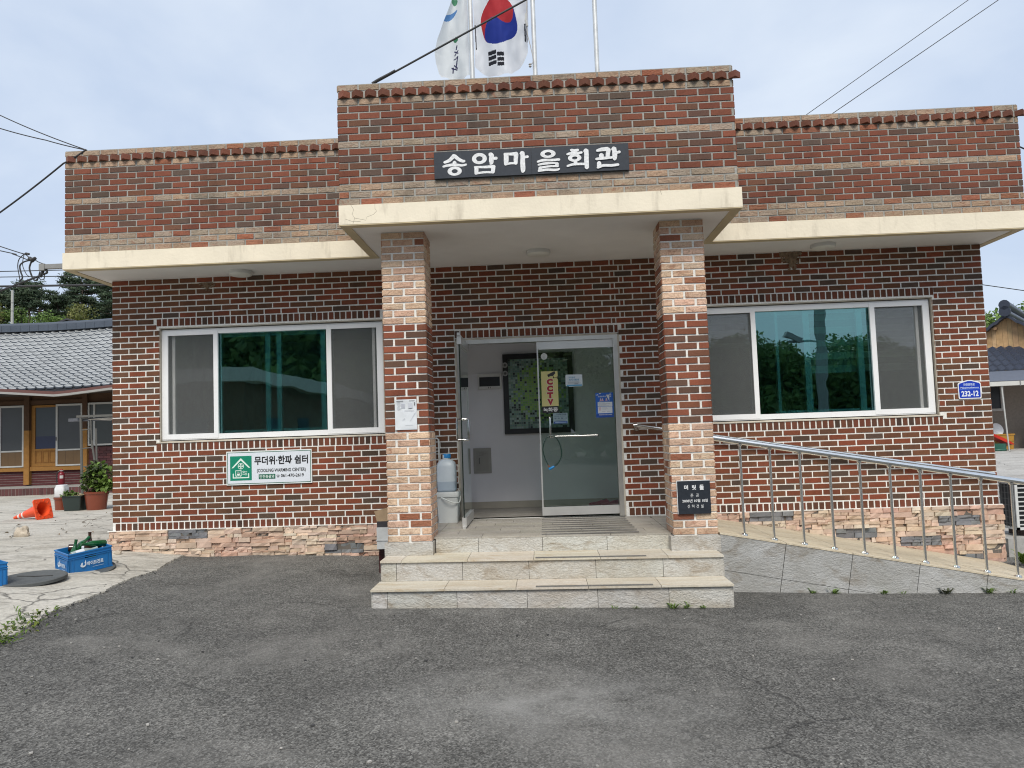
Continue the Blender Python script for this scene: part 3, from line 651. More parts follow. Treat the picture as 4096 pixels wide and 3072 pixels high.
for a, c in ((.29, -.04), (.36, .05)):
    pass

# ---------------------------------------------------------------- entrance steps (the block has settled a little to the right)
steps = thing('entrance_steps', 'three step tiled entrance stairs with grey riser tiles and beige treads', 'steps', (4.99, -1.9, .0))
SH = lambda x: -.0105 * (x - 5.0)
def tiles(name, m, boxes, jit_=.07):
    mb = MB()
    for x0, x1, y0, y1, z0, z1 in boxes:
        c = rnd.uniform(1 - jit_, 1 + jit_); cc = (c, c * rnd.uniform(.985, 1.01), c * rnd.uniform(.96, 1.02), 0)
        P = [(x, y, z + SH(x)) for z in (z0, z1) for x, y in ((x0, y0), (x1, y0), (x1, y1), (x0, y1))]
        mb.hexa(P, cc)
    return mb.build(name, m, steps)
def split(x0, x1, first, w=.586, g=.004):
    o = []; a = x0; b = x0 + first
    while a < x1 - .02:
        e = min(b, x1); o.append((a + g / 2, e - g / 2)); a = e; b = e + w
    return o
mb = MB(); P = lambda x0, x1, y0, y1, z0, z1: mb.hexa([(x, y, z + SH(x)) for z in (z0, z1) for x, y in ((x0, y0), (x1, y0), (x1, y1), (x0, y1))])
P(3.49, 6.475, -2.215, -.015, -.4, .165); P(3.50, 6.49, -1.865, -.015, .16, .345)
mb.box(3.515, 6.50, -1.452, -.002, .3, .492); mb.box(4.01, 5.85, -.01, .23, .3, .492)
mb.build('core', simple('step_core', (.10, .09, .08), .95), steps)
tiles('riser', M_TILEFACE, [(a, b, -2.228, -2.216, -.3, .172) for a, b in split(3.488, 6.478, .125)])
tiles('riser', M_TILEFACE, [(a, b, -1.878, -1.866, .19, .352) for a, b in split(3.498, 6.492, .13)])
mb_ = [(a, b, -1.468, -1.456, .366, .498) for a, b in split(3.925, 6.10, .40, .60)]
tiles('riser', M_TILEFACE, mb_)
tiles('tread', M_TILETOP, [(a, b, -2.25, -1.879, .173, .189) for a, b in split(3.475, 6.49, .62, .60)])
tiles('tread', M_TILETOP, [(a, b, -1.895, -1.469, .353, .369) for a, b in split(3.485, 6.50, .19, .585)])
fl = []
for k, y in enumerate(fr(-1.47, -.005, 7)[:-1]):
    y2 = y + 1.465 / 7 - .004
    for a, b in split(3.91, 6.122, [.45, .2, .6, .33, .52, .1, .4][k], .60): fl.append((a, b, y, y2, .499, .5125))
tl = tiles('landing', M_TILEFLOOR, fl, .09)
for a, b in ((3.53, 3.908), (6.124, 6.535)): tiles('landing', M_TILEFLOOR, [(a, b, -1.17, -.004, .499, .5125)], .03)
for a in ((3.925, 4.02), ): pass
def side(x, y0, y1, z0, z1):
    mb = MB(); mb.box(x - .012, x, y0, y1, z0, z1); mb.build('side_tile', M_TILEFACE, steps)
side(3.488, -2.216, -1.1, -.3, .188); side(3.498, -1.866, -1.1, .188, .366); side(3.512, -1.15, -.05, -.1, .49)
side(6.489, -2.216, -1.6, -.3, .155); side(6.503, -1.866, -1.6, .155, .333)
M_GRIP = simple('grip_strip', (.14, .135, .125), .7, var=.25, scale=40)
mb = MB()
for y in fr(-1.415, -.16, 7): mb.box(4.92, 5.83, y - .014, y + .014, .5127, .5185)
def strip(x0, x1, y0, y1, z): mb.hexa([(x, y, zz + SH(x)) for zz in (z, z + .006) for x, y in ((x0, y0), (x1, y0), (x1, y1), (x0, y1))])
strip(4.86, 5.83, -1.885, -1.845, .3692); strip(4.86, 5.83, -2.24, -2.20, .1892)
mb.build('grip_strip', M_GRIP, steps)

# ---------------------------------------------------------------- ramp
ramp_ = thing('wheelchair_ramp', 'sloping tiled wheelchair ramp beside the entrance with grey stone face', 'ramp', (8.3, -.8, -.1))
SL = -.1838; X0 = 6.535; ZT = lambda x: .509 + SL * (x - X0)
mb = MB(); xe = 10.45
mb.hexa(((X0, -1.585, -.4), (xe, -1.585, -.4), (xe, -.05, -.4), (X0, -.05, -.4), (X0, -1.585, ZT(X0) - .02), (xe, -1.585, ZT(xe) - .02), (xe, -.05, ZT(xe) - .02), (X0, -.05, ZT(X0) - .02))); mb.build('core', simple('ramp_core', (.10, .09, .08), .95), ramp_)
mb = MB(); xs = [X0] + [7.125 + .588 * k for k in range(6)]
for a, b in zip(xs, xs[1:]):
    for k, (y0, y1) in enumerate(((-1.606, -1.20), (-1.20, -.62), (-.62, -.045))):
        c = rnd.uniform(.92, 1.06); a2, b2 = a + .003, b - .003
        mb.hexa(((a2, y0 + .002, ZT(a2) - .014), (b2, y0 + .002, ZT(b2) - .014), (b2, y1 - .002, ZT(b2) - .014), (a2, y1 - .002, ZT(a2) - .014), (a2, y0 + .002, ZT(a2)), (b2, y0 + .002, ZT(b2)), (b2, y1 - .002, ZT(b2)), (a2, y1 - .002, ZT(a2))), (c, c, c * .99, 0))
mb.build('ramp_deck', tile_mat('ramp_deck_tile', (.60, .53, .41), (.53, .45, .32), (.26, .19, .11), .6, (.7, 6.5, 1, (0, 0, R(-24))), .5), ramp_)
mb = MB(); tilt = -.12
for k, (a, b) in enumerate(zip(xs, xs[1:])):
    for r_ in range(2):
        t0 = 0 if r_ == 0 else .31; t1 = .306 if r_ == 0 else .9; c = rnd.uniform(.9, 1.07); sx = lambda t: -t * .18
        q = [(a + .003 + sx(t1), -1.6 - rnd.uniform(0, .002), ZT(a) - .016 - t1), (b - .003 + sx(t1), -1.6, ZT(b) - .016 - t1), (b - .003 + sx(t0), -1.6, ZT(b) - .016 - t0), (a + .003 + sx(t0), -1.6, ZT(a) - .016 - t0)]
        mb.hexa([q[0], q[1], (q[1][0], -1.586, q[1][2]), (q[0][0], -1.586, q[0][2]), q[3], q[2], (q[2][0], -1.586, q[2][2]), (q[3][0], -1.586, q[3][2])], (c, c, c, 0))
mb.build('ramp_face', M_TILEGREY, ramp_)
# handrails
rail = thing('handrail', 'stainless steel handrail with round balusters along the outer ramp edge', 'handrail', (8.2, -1.5, .2))
ZR = lambda x: 1.366 - .179 * (x - 6.54)
mb = MB(); mb.tube([(x, -1.5, ZR(x)) for x in (6.515, 7.5, 8.5, 9.5, 10.35)], .0265, 16); smooth_mod(mb.build('top_rail', M_STEEL, rail))
for k in range(14):
    x = 6.782 + .2694 * k; zb_ = ZT(x)
    if x > 10.3: break
    mb = MB(); mb.tube([(x, -1.5, zb_), (x, -1.5, ZR(x) - .015)], .0125, 12)
    mb.lathe([(.034, 0), (.032, .012), (.018, .018), (.0125, .022)], Matrix.Translation((x, -1.5, zb_)), 16); mb.lathe([(.0125, 0), (.022, .012), (.022, .025)], Matrix.Translation((x, -1.5, ZR(x) - .045)), 14)
    smooth_mod(mb.build('baluster', M_STEEL, rail))
rail2 = thing('handrail', 'stainless wall rail running down the brick wall from beside the door', 'handrail', (8, -.08, 1.2))
ZW = lambda x: 1.513 - .1725 * (x - 6.0)
mb = MB(); mb.tube([(6.0, -.085, ZW(6.0)), (9.87, -.085, ZW(9.87))], .021, 14); mb.lathe([(0, -.02), (.027, -.02), (.027, .02), (0, .02)], Matrix.Translation((6.0, -.085, ZW(6))) @ Matrix.Rotation(R(80), 4, 'Y'), 14); smooth_mod(mb.build('top_rail', M_STEEL, rail2))
for x in (6.02, 6.99, 7.93, 8.91, 9.85):
    mb = MB(); mb.tube([(x, -.002, ZW(x) - .03), (x, -.06, ZW(x) - .03), (x, -.085, ZW(x) - .012)], .009, 8); mb.lathe([(.03, 0), (.03, .008), (0, .008)], Matrix.Translation((x, -.005, ZW(x) - .03)) @ Matrix.Rotation(R(90), 4, 'X'), 14); smooth_mod(mb.build('bracket', M_STEEL, rail2))
# ceiling lamps under the eaves
def lamp(x, y, label):
    t = thing('ceiling_lamp', label, 'ceiling lamp', (x, y, HS), 'round lamps under the eaves')
    mb = MB(); mb.lathe([(.128, 0), (.132, -.02), (.128, -.04)], Matrix.Translation((x, y, HS)), 32, (.62, .62, .60, 0)); smooth_mod(mb.build('base_ring', M_PLASTIC, t))
    mb = MB(); mb.lathe([(.127, -.04), (.118, -.049), (.08, -.056), (.03, -.059), (0, -.06)], Matrix.Translation((x, y, HS)), 32, (.70, .69, .63, 0)); smooth_mod(mb.build('diffuser', M_PLASTIC, t))
lamp(1.61, -.22, 'round white ceiling lamp under the eaves above the left window'); lamp(4.99, -.58, 'round white ceiling lamp under the porch canopy above the doors'); lamp(8.10, -.30, 'round white ceiling lamp under the eaves above the right window')
M_MUD = simple('mud', (.21, .15, .10), .95, var=.35, scale=18, bmp=1., bscale=40)
def nest(x, w, z0, z1, label):
    mb = MB(); nu, nv = 34, 24
    P = lambda u, v: Vector((x + (u - .5) * w, -.006 - max(0, .012 * math.sin(math.pi * u) * (1 - v) + .012 * mnoise.noise((u * 9, v * 9, x + 3))), z1 + (z0 - z1) * v))
    for a in range(nu):
        for b in range(nv):
            u, v = (a + .5) / nu, (b + .5) / nv
            if abs(u - .5) * 2 + .9 * v + .75 * mnoise.noise((u * 6, v * 5, x)) + .35 * mnoise.noise((u * 15, v * 13, x)) > .95: continue
            mb.face([P(p / nu, q / nv) for p, q in ((a, b), (a, b + 1), (a + 1, b + 1), (a + 1, b))])
    tag(mb.build('swallow_nest', M_MUD, smooth=True), label, 'bird nest', 'mud nest remains under the eaves')
nest(1.13, .20, 3.25, 3.345, 'small broken mud nest remains high on the wall above the left window'); nest(7.85, .27, 3.20, 3.412, 'larger crumbled mud nest remains high on the wall above the right window')
GLYPHS = [[(-0.695, 0.085, 0.0177), (-0.732, 0.048, 0.016), (-0.762, 0.032, 0.0135), (-0.787, 0.025, 0.0118)], [(-0.691, 0.08, 0.0168), (-0.656, 0.048, 0.016), (-0.622, 0.03, 0.0135), (-0.603, 0.029, 0.0109)], [(-0.694, 0.022, 0.0177), (-0.695, -0.003, 0.0143)], [(-0.799, -0.014, 0.0093), (-0.759, -0.005, 0.0118), (-0.695, -0.001, 0.0126), (-0.628, -0.01, 0.0105), (-0.588, -0.004, 0.0093)], ['o', -0.695, -0.061, 0.0652, 0.0421, 0.0273, 0.0189], ['o', -0.467, 0.043, 0.0673, 0.0513, 0.0295, 0.0231], [(-0.368, 0.081, 0.0194), (-0.355, 0.064, 0.0219), (-0.359, 0.025, 0.021), (-0.361, 0.0, 0.0185), (-0.371, -0.012, 0.0067)], [(-0.344, 0.038, 0.0126), (-0.312, 0.041, 0.0143)], [(-0.512, -0.032, 0.0093), (-0.422, -0.036, 0.0118), (-0.334, -0.035, 0.0151)], [(-0.496, -0.037, 0.0189), (-0.498, -0.084, 0.0177)], [(-0.344, -0.044, 0.0194), (-0.349, -0.087, 0.0168)], [(-0.508, -0.093, 0.0101), (-0.424, -0.084, 0.0101), (-0.342, -0.089, 0.0101)], [(-0.239, 0.075, 0.0109), (-0.178, 0.072, 0.0135), (-0.128, 0.072, 0.0185)], [(-0.223, 0.07, 0.021), (-0.224, 0.019, 0.0219), (-0.228, -0.016, 0.0177)], [(-0.132, 0.066, 0.0202), (-0.138, 0.019, 0.0189), (-0.139, -0.018, 0.016)], [(-0.236, -0.022, 0.0109), (-0.181, -0.013, 0.0101), (-0.131, -0.018, 0.0101)], [(-0.079, 0.078, 0.0231), (-0.074, 0.054, 0.0194), (-0.076, -0.014, 0.0219), (-0.075, -0.074, 0.021), (-0.079, -0.096, 0.0151)], [(-0.058, 0.037, 0.0118), (-0.027, 0.04, 0.0126)], ['o', 0.155, 0.056, 0.069, 0.0379, 0.0293, 0.0164], [(0.058, -0.012, 0.0095), (0.11, 0.0, 0.0121), (0.191, -0.002, 0.0112), (0.255, 0.0, 0.0112)], [(0.064, -0.04, 0.0086), (0.13, -0.031, 0.0112), (0.207, -0.03, 0.0086), (0.233, -0.035, 0.0112)], [(0.234, -0.035, 0.0155), (0.231, -0.059, 0.0147)], [(0.242, -0.061, 0.0095), (0.167, -0.059, 0.0095), (0.079, -0.068, 0.0103)], [(0.081, -0.067, 0.0155), (0.077, -0.093, 0.0155)], [(0.064, -0.097, 0.0095), (0.136, -0.089, 0.0112), (0.222, -0.095, 0.0112), (0.253, -0.086, 0.0078)], [(0.364, 0.081, 0.0121), (0.395, 0.072, 0.0155), (0.428, 0.079, 0.0112)], [(0.327, 0.043, 0.0095), (0.369, 0.051, 0.0129), (0.416, 0.047, 0.0129), (0.46, 0.055, 0.0103)], ['o', 0.394, 0.006, 0.0603, 0.0353, 0.0237, 0.0138], [(0.4, -0.03, 0.0172), (0.399, -0.052, 0.0155)], [(0.325, -0.065, 0.0095), (0.386, -0.051, 0.0112), (0.48, -0.053, 0.0112)], [(0.496, 0.07, 0.0241), (0.501, 0.044, 0.0198), (0.499, -0.013, 0.0207), (0.5, -0.089, 0.019)], [(0.596, 0.063, 0.0112), (0.639, 0.072, 0.0172), (0.695, 0.074, 0.019)], [(0.701, 0.071, 0.0198), (0.693, 0.03, 0.019), (0.69, 0.002, 0.0181)], [(0.634, 0.024, 0.0207), (0.634, -0.002, 0.0207)], [(0.586, -0.014, 0.0112), (0.636, -0.01, 0.0129), (0.696, -0.007, 0.0121), (0.738, -0.005, 0.0095)], [(0.747, 0.076, 0.0233), (0.753, 0.049, 0.0207), (0.754, 0.005, 0.0216), (0.751, -0.023, 0.0164)], [(0.772, 0.036, 0.0112), (0.799, 0.042, 0.0129)], [(0.611, -0.047, 0.0181), (0.61, -0.073, 0.0198), (0.605, -0.091, 0.0121)], [(0.596, -0.093, 0.0112), (0.65, -0.076, 0.0121), (0.718, -0.079, 0.0121), (0.782, -0.074, 0.0121)]]
# ---------------------------------------------------------------- name sign
sg = thing('name_sign', 'long black stone sign with white carved letters on the porch parapet', 'sign', (4.951, -1.89, 3.923))
mb = MB(); mb.box(4.071, 4.954, -1.905, -1.868, 3.801, 4.046); mb.box(4.9555, 5.831, -1.905, -1.868, 3.801, 4.046); mb.build('stone_slab', M_SLATE, sg)
mb = MB(); q = 0
for st in GLYPHS:
    q += 1; yy = -1.9062 - .00025 * q
    Mf = Matrix.Translation((4.951, yy, 3.923)) @ FRONT
    if st[0] == 'o':
        _, cx, cz, ro, so, ri, si = st; n = 36
        A = [(cx + ro * math.cos(2 * math.pi * k / n), cz + so * math.sin(2 * math.pi * k / n) * (1.04 if math.sin(2 * math.pi * k / n) > 0 else .98)) for k in range(n)]
        B = [(cx + ri * math.cos(2 * math.pi * k / n), cz + si * math.sin(2 * math.pi * k / n)) for k in range(n)]
        for k in range(n): mb.face([Mf @ Vector((u, v, 0)) for u, v in (A[k], A[(k + 1) % n], B[(k + 1) % n], B[k])])
        continue
    C = catmull(st, 6); L = []; Rr = []
    for k, c in enumerate(C):
        d = (C[min(k + 1, len(C) - 1)] - C[max(k - 1, 0)]); d.z = 0; d.normalize(); nn = Vector((-d.y, d.x)); r_ = c.z
        L.append((c.x + nn.x * r_, c.y + nn.y * r_)); Rr.append((c.x - nn.x * r_, c.y - nn.y * r_))
    def capp(c, p0, sgn):
        d = Vector((c.x - p0.x, c.y - p0.y)).normalized(); a0 = math.atan2(d.y, d.x)
        return [(c.x + c.z * .75 * math.cos(a0 + t) * 1.0, c.y + c.z * .75 * math.sin(a0 + t)) for t in ((-1.0, -.5, 0, .5, 1.0) if sgn > 0 else (-1.0, -.5, 0, .5, 1.0))]
    for k in range(len(C) - 1): mb.face([Mf @ Vector((u, v, 0)) for u, v in (L[k], Rr[k], Rr[k + 1], L[k + 1])])
    mb.face([Mf @ Vector((u, v, 0)) for u, v in [Rr[-1]] + capp(C[-1], C[-2], 1) + [L[-1]]])
    mb.face([Mf @ Vector((u, v, 0)) for u, v in [L[0]] + capp(C[0], C[1], 1) + [Rr[0]]])
mb.build('lettering', M_CARVED, sg)
# ---------------------------------------------------------------- shelter sign under the left window
def pl(mb, x0, x1, z0, z1, y, c): mb.face(((x0, y, z0), (x1, y, z0), (x1, y, z1), (x0, y, z1)), tuple(c) + (0,))
def poly(mb, pts, y, c): mb.face([(a, y, b) for a, b in pts], tuple(c) + (0,))
sg = thing('shelter_sign', 'white and green cooling and warming center sign below the left window', 'sign', (1.83, -.01, 1.18))
WH = (.68, .72, .78); GR = (.0, .22, .13); DG = (.005, .12, .07); BK = (.012, .012, .014)
mb = MB(); mb.box(1.338, 2.326, -.020, -.007, .991, 1.375, (.75, .78, .77, 0)); mb.build('panel', M_PRINT, sg)
mb = MB(); y = -.0212
for a in ((1.349, 2.315, 1.356, 1.363), (1.349, 2.315, 1.002, 1.009), (1.349, 1.356, 1.009, 1.356), (2.308, 2.315, 1.009, 1.356)): pl(mb, *a, y, DG)
pl(mb, 1.356, 2.308, 1.009, 1.356, y, WH); pl(mb, 1.382, 1.632, 1.042, 1.320, y - .001, GR)
y2 = y - .002; LG = (.70, .82, .76)
poly(mb, [(1.398, 1.185), (1.418, 1.185), (1.507, 1.27), (1.507, 1.297)], y2, LG); poly(mb, [(1.507, 1.297), (1.507, 1.27), (1.596, 1.185), (1.616, 1.185)], y2, LG)
pl(mb, 1.412, 1.424, 1.068, 1.122, y2, LG); pl(mb, 1.590, 1.602, 1.068, 1.122, y2, LG); pl(mb, 1.424, 1.590, 1.068, 1.080, y2, LG)
def ring(mb, cx, cz, r0, r1, y, c, n=28):
    for k in range(n):
        a, b = 2 * math.pi * k / n, 2 * math.pi * (k + 1) / n
        poly(mb, [(cx + r1 * math.cos(a), cz + r1 * math.sin(a)), (cx + r1 * math.cos(b), cz + r1 * math.sin(b)), (cx + r0 * math.cos(b), cz + r0 * math.sin(b)), (cx + r0 * math.cos(a), cz + r0 * math.sin(a))], y, c)
ring(mb, 1.507, 1.205, .030, .035, y2, LG); ring(mb, 1.507, 1.205, 0, .006, y2, LG)
for k in range(4):
    t = k * math.pi / 2; f = lambda a, b: (1.507 + a * math.cos(t) - b * math.sin(t), 1.205 + a * math.sin(t) + b * math.cos(t)); poly(mb, [f(.006, -.003), f(.026, -.009), f(.029, 0), f(.026, .009), f(.006, .003)], y2, LG)
for a in ((1.443, 1.513, 1.151, 1.158), (1.443, 1.513, 1.092, 1.099), (1.443, 1.450, 1.099, 1.151), (1.506, 1.513, 1.099, 1.151), (1.448, 1.456, 1.086, 1.092), (1.500, 1.508, 1.086, 1.092)): pl(mb, *a, y2, LG)
ring(mb, 1.478, 1.118, 0, .018, y2, LG, 16); poly(mb, [(1.462, 1.122), (1.494, 1.122), (1.486, 1.140), (1.479, 1.130), (1.474, 1.146), (1.467, 1.134)], y2, LG)
for k in range(3):
    zz = 1.143 - .017 * k
    for j in range(12):
        a, b = 1.525 + .0045 * j, 1.525 + .0045 * (j + 1); g = lambda u: zz + .005 * math.sin((u - 1.525) * 116)
        poly(mb, [(a, g(a) - .003), (b, g(b) - .003), (b, g(b) + .003), (a, g(a) + .003)], y2, LG)
text(mb, '무더위·한파 쉼터', 1.664, 2.283, 1.212, 1.312, y2, BK + (0,), weight=.03)
text(mb, '(COOLING·WARMING CENTER)', 1.692, 2.256, 1.118, 1.168, y2, BK + (0,), weight=.018)
pl(mb, 1.712, 1.904, 1.052, 1.106, y2, DG); text(mb, '안전총괄과', 1.722, 1.894, 1.060, 1.098, y2 - .001, (.75, .85, .8, 0), weight=.01)
text(mb, '☎', 1.916, 1.955, 1.066, 1.096, y2, BK + (0,)); text(mb, '061-470-2619', 1.968, 2.232, 1.066, 1.103, y2, BK + (0,), weight=.018)
mb.build('lettering', M_PRINT, sg)
# address plate
sg = thing('address_plate', 'blue house number plate reading 232-12 right of the right window', 'sign', (9.71, -.01, 1.78))
base = [(9.586, 1.690), (9.596, 1.678), (9.824, 1.678), (9.834, 1.690), (9.836, 1.842), (9.826, 1.858), (9.735, 1.886), (9.690, 1.886), (9.594, 1.858), (9.584, 1.842)]
mb = MB(); mb.prism(base, Matrix.Translation((0, -.008, 0)) @ FRONT, .006, (.78, .80, .80, 0)); mb.build('plate', M_PRINT, sg)
mb = MB(); cx, cz = 9.71, 1.777; poly(mb, [(cx + (a - cx) * .92, cz + (b - cz) * .895) for a, b in base], -.0155, (.0, .035, .42)); pl(mb, 9.598, 9.822, 1.783, 1.787, -.0165, (.12, .26, .75))
text(mb, '마한문화로', 9.646, 9.768, 1.820, 1.851, -.0165, (.55, .66, .85, 0), weight=.02); text(mb, 'Mahanmunhwa-ro', 9.612, 9.808, 1.792, 1.812, -.0165, (.55, .66, .85, 0), weight=.02)
text(mb, '232-12', 9.617, 9.803, 1.704, 1.766, -.0165, (.72, .78, .84, 0), weight=.035); mb.build('lettering', M_PRINT, sg)
# corner stone
sg = thing('cornerstone_plaque', 'square black stone plaque with engraved date on the right porch pillar', 'plaque', (6.32, -1.6, .83))
mb = MB(); mb.box(6.173, 6.469, -1.605, -1.583, .684, .983); mb.build('stone_slab', M_SLATE, sg)
mb = MB(); mb.box(6.169, 6.473, -1.600, -1.5835, .983, .988); mb.box(6.168, 6.173, -1.6, -1.5835, .684, .983); mb.build('edge', M_CARVED, sg)
mb = MB(); y = -1.6062; c = (.72, .72, .72, 0)
for s_, a, b, z0, z1, w in (('머', 6.234, 6.270, .904, .946, .03), ('릿', 6.306, 6.342, .902, .946, .03), ('돌', 6.372, 6.413, .900, .946, .03), ('준', 6.289, 6.314, .837, .866, .0), ('공', 6.338, 6.364, .837, .866, .0), ('신', 6.257, 6.279, .739, .769, .0), ('하', 6.296, 6.322, .739, .769, .0), ('건', 6.337, 6.360, .738, .768, .0), ('설', 6.379, 6.401, .738, .768, .0), ('2008년', 6.212, 6.304, .789, .818, .012), ('10월', 6.320, 6.375, .789, .818, .012), ('10일', 6.392, 6.442, .789, .818, .012)):
    text(mb, s_, a, b, z0, z1, y, c, weight=w)
mb.build('lettering', M_CARVED, sg)
# notice on the left pillar
r9 = random.Random(3)
sg = thing('paper_notice', 'faded white paper notice taped on the left porch pillar', 'notice', (3.70, -1.59, 1.68))
mb = MB(); mb.grid(lambda u, v: (3.595 + .205 * u, -1.592 - .004 * mnoise.noise((u * 3, v * 4, 2)) - (.004 if v > .9 else 0), 1.540 + .283 * v), 12, 16, col=(.66, .69, .72, 0)); mb.build('sheet', M_PRINT, sg, smooth=True)
mb = MB(); G1 = (.36, .38, .42); y = -1.5985
for k in range(9): pl(mb, 3.615 + .003 * (k % 3), 3.64 + .02 * r9.random(), 1.80 - .009 * k, 1.803 - .009 * k, y, G1)
pl(mb, 3.612, 3.675, 1.806, 1.811, y, (.25, .25, .26)); pl(mb, 3.73, 3.783, 1.805, 1.811, y, (.2, .2, .21)); bars_ = [(3.655, 3.69, 1.745, 1.785), (3.722, 3.76, 1.74, 1.787)]
for a in bars_: pl(mb, *a, y + .0005, (.52, .54, .59))
for k in range(5): pl(mb, 3.657, 3.688, 1.75 + .007 * k, 1.752 + .007 * k, y, (.36, .38, .44))
pl(mb, 3.685, 3.775, 1.716, 1.7185, y, (.3, .31, .34)); pl(mb, 3.69, 3.76, 1.582, 1.5845, y, (.45, .47, .5)); pl(mb, 3.778, 3.786, 1.765, 1.795, y, (.14, .14, .15))
poly(mb, [(3.735, 1.62), (3.737, 1.62), (3.79, 1.70), (3.786, 1.70)], y, (.42, .44, .48)); poly(mb, [(3.66, 1.628), (3.664, 1.628), (3.69, 1.646), (3.686, 1.648)], y, (.45, .47, .5))
mb.build('print', M_PRINT, sg)
# things stuck on the closed glass leaf (outer face of the glass is y=0.03)
YG = .0275
sg = thing('camera_sticker', 'yellow CCTV recording sticker on the closed glass door', 'sticker', (5.06, YG, 1.9))
mb = MB(); pl(mb, 4.97, 5.159, 1.765, 2.163, YG, (.62, .56, .23)); pl(mb, 4.97, 5.157, 1.687, 1.765, YG, (.012, .011, .014)); mb.build('sheet', M_PRINT, sg)
mb = MB(); y = YG - .0012
for k, ch in enumerate('CCTV'):
    z1 = 2.076 - .0765 * k; text(mb, ch, 5.032 + .0 * k, 5.102, z1 - .068, z1, y - .0008, (.36, .018, .03, 0), weight=.075); text(mb, ch, 5.026, 5.108, z1 - .072, z1 + .004, y, (.66, .6, .5, 0), weight=.1)
text(mb, '녹화중', 4.982, 5.147, 1.702, 1.750, y, (.7, .7, .68, 0), weight=.025)
poly(mb, [(5.040, 2.122), (5.050, 2.106), (5.105, 2.108), (5.135, 2.138), (5.128, 2.160), (5.112, 2.158)], y, (.02, .018, .02)); poly(mb, [(5.044, 2.116), (5.050, 2.096), (5.068, 2.098), (5.066, 2.112)], y, (.03, .03, .03)); poly(mb, [(5.103, 2.112), (5.110, 2.110), (5.116, 2.088), (5.109, 2.088)], y, (.02, .018, .02)); pl(mb, 5.110, 5.155, 2.085, 2.090, y, (.02, .018, .02)); ring(mb, 5.111, 2.088, 0, .007, y, (.02, .018, .02), 12); pl(mb, 5.15, 5.158, 2.074, 2.1, y, (.02, .018, .02))
mb.build('lettering', M_PRINT, sg)
sg = thing('welfare_sticker', 'small white and light blue sticker beside the yellow one on the glass door', 'sticker', (5.34, YG, 2.05))
mb = MB(); poly(mb, [(5.246, 1.986), (5.28, 1.982), (5.285, 1.976), (5.438, 1.980), (5.438, 2.114), (5.258, 2.116), (5.247, 2.106)], YG, (.62, .68, .72)); pl(mb, 5.258, 5.43, 1.983, 2.0, YG - .001, (.12, .36, .58)); mb.build('sheet', M_PRINT, sg)
mb = MB(); y = YG - .002; text(mb, '우리동네', 5.282, 5.352, 2.072, 2.092, y, (.12, .32, .5, 0), weight=.015); text(mb, '복지기동대', 5.284, 5.398, 2.045, 2.066, y, (.12, .32, .5, 0), weight=.02)
for k in range(3): pl(mb, 5.272, 5.40 + .02 * (k == 2), 2.030 - .008 * k, 2.0325 - .008 * k, y, (.3, .33, .36))
pl(mb, 5.345, 5.39, 2.006, 2.010, y, (.1, .1, .12)); mb.build('lettering', M_PRINT, sg)
sg = thing('blue_poster', 'bright blue poster with a white text box at the right of the glass door', 'poster', (5.68, YG, 1.75))
mb = MB(); pl(mb, 5.578, 5.779, 1.615, 1.896, YG, (.012, .11, .46)); pl(mb, 5.60, 5.765, 1.742, 1.790, YG - .001, (.66, .69, .72)); pl(mb, 5.60, 5.763, 1.664, 1.738, YG - .001, (.66, .69, .72)); pl(mb, 5.578, 5.778, 1.615, 1.655, YG - .001, (.008, .06, .30)); mb.build('sheet', M_PRINT, sg)
mb = MB(); y = YG - .002
for k in range(4): pl(mb, 5.61, 5.66 + .08 * r9.random(), 1.779 - .0095 * k, 1.782 - .0095 * k, y, (.35, .37, .42))
for k in range(3): pl(mb, 5.612, 5.634, 1.722 - .012 * k, 1.728 - .012 * k, y, (.6, .16, .2)); pl(mb, 5.642, 5.69 + .03 * r9.random(), 1.724 - .012 * k, 1.727 - .012 * k, y, (.4, .4, .45))
for k in range(2): pl(mb, 5.645 + .055 * k, 5.685 + .055 * k, 1.680, 1.684, y, (.4, .42, .5))
text(mb, '요양보호사 교육생', 5.606, 5.755, 1.845, 1.862, y, (.7, .75, .8, 0), weight=.02); text(mb, '영암요양보호사교육원', 5.612, 5.758, 1.640, 1.654, y, (.6, .62, .72, 0), weight=.02)
for x, z in ((5.60, 1.872), (5.63, 1.886), (5.745, 1.876)): poly(mb, [(x - .014, z - .004), (x + .014, z - .004), (x + .008, z + .004), (x, z + .008), (x - .008, z + .003)], y, (.66, .7, .76))
for x in (5.635, 5.657, 5.70): ring(mb, x, 1.824, 0, .008, y, (.6, .5, .5), 10); poly(mb, [(x - .012, 1.804), (x + .012, 1.804), (x + .007, 1.818), (x - .007, 1.818)], y, (.6, .35, .38))
pl(mb, 5.615, 5.74, 1.797, 1.8, y, (.5, .56, .7)); poly(mb, [(5.697, 1.872), (5.735, 1.872), (5.732, 1.80)], y - .0005, (.62, .64, .62)); mb.build('lettering', M_PRINT, sg)
sg = thing('plumbing_sticker', 'grey blue business sticker under the yellow sticker on the glass door', 'sticker', (5.17, YG, 1.62))
mb = MB(); pl(mb, 5.09, 5.255, 1.563, 1.683, YG, (.22, .30, .33)); pl(mb, 5.096, 5.25, 1.565, 1.588, YG - .001, (.01, .05, .25)); mb.build('sheet', M_PRINT, sg)
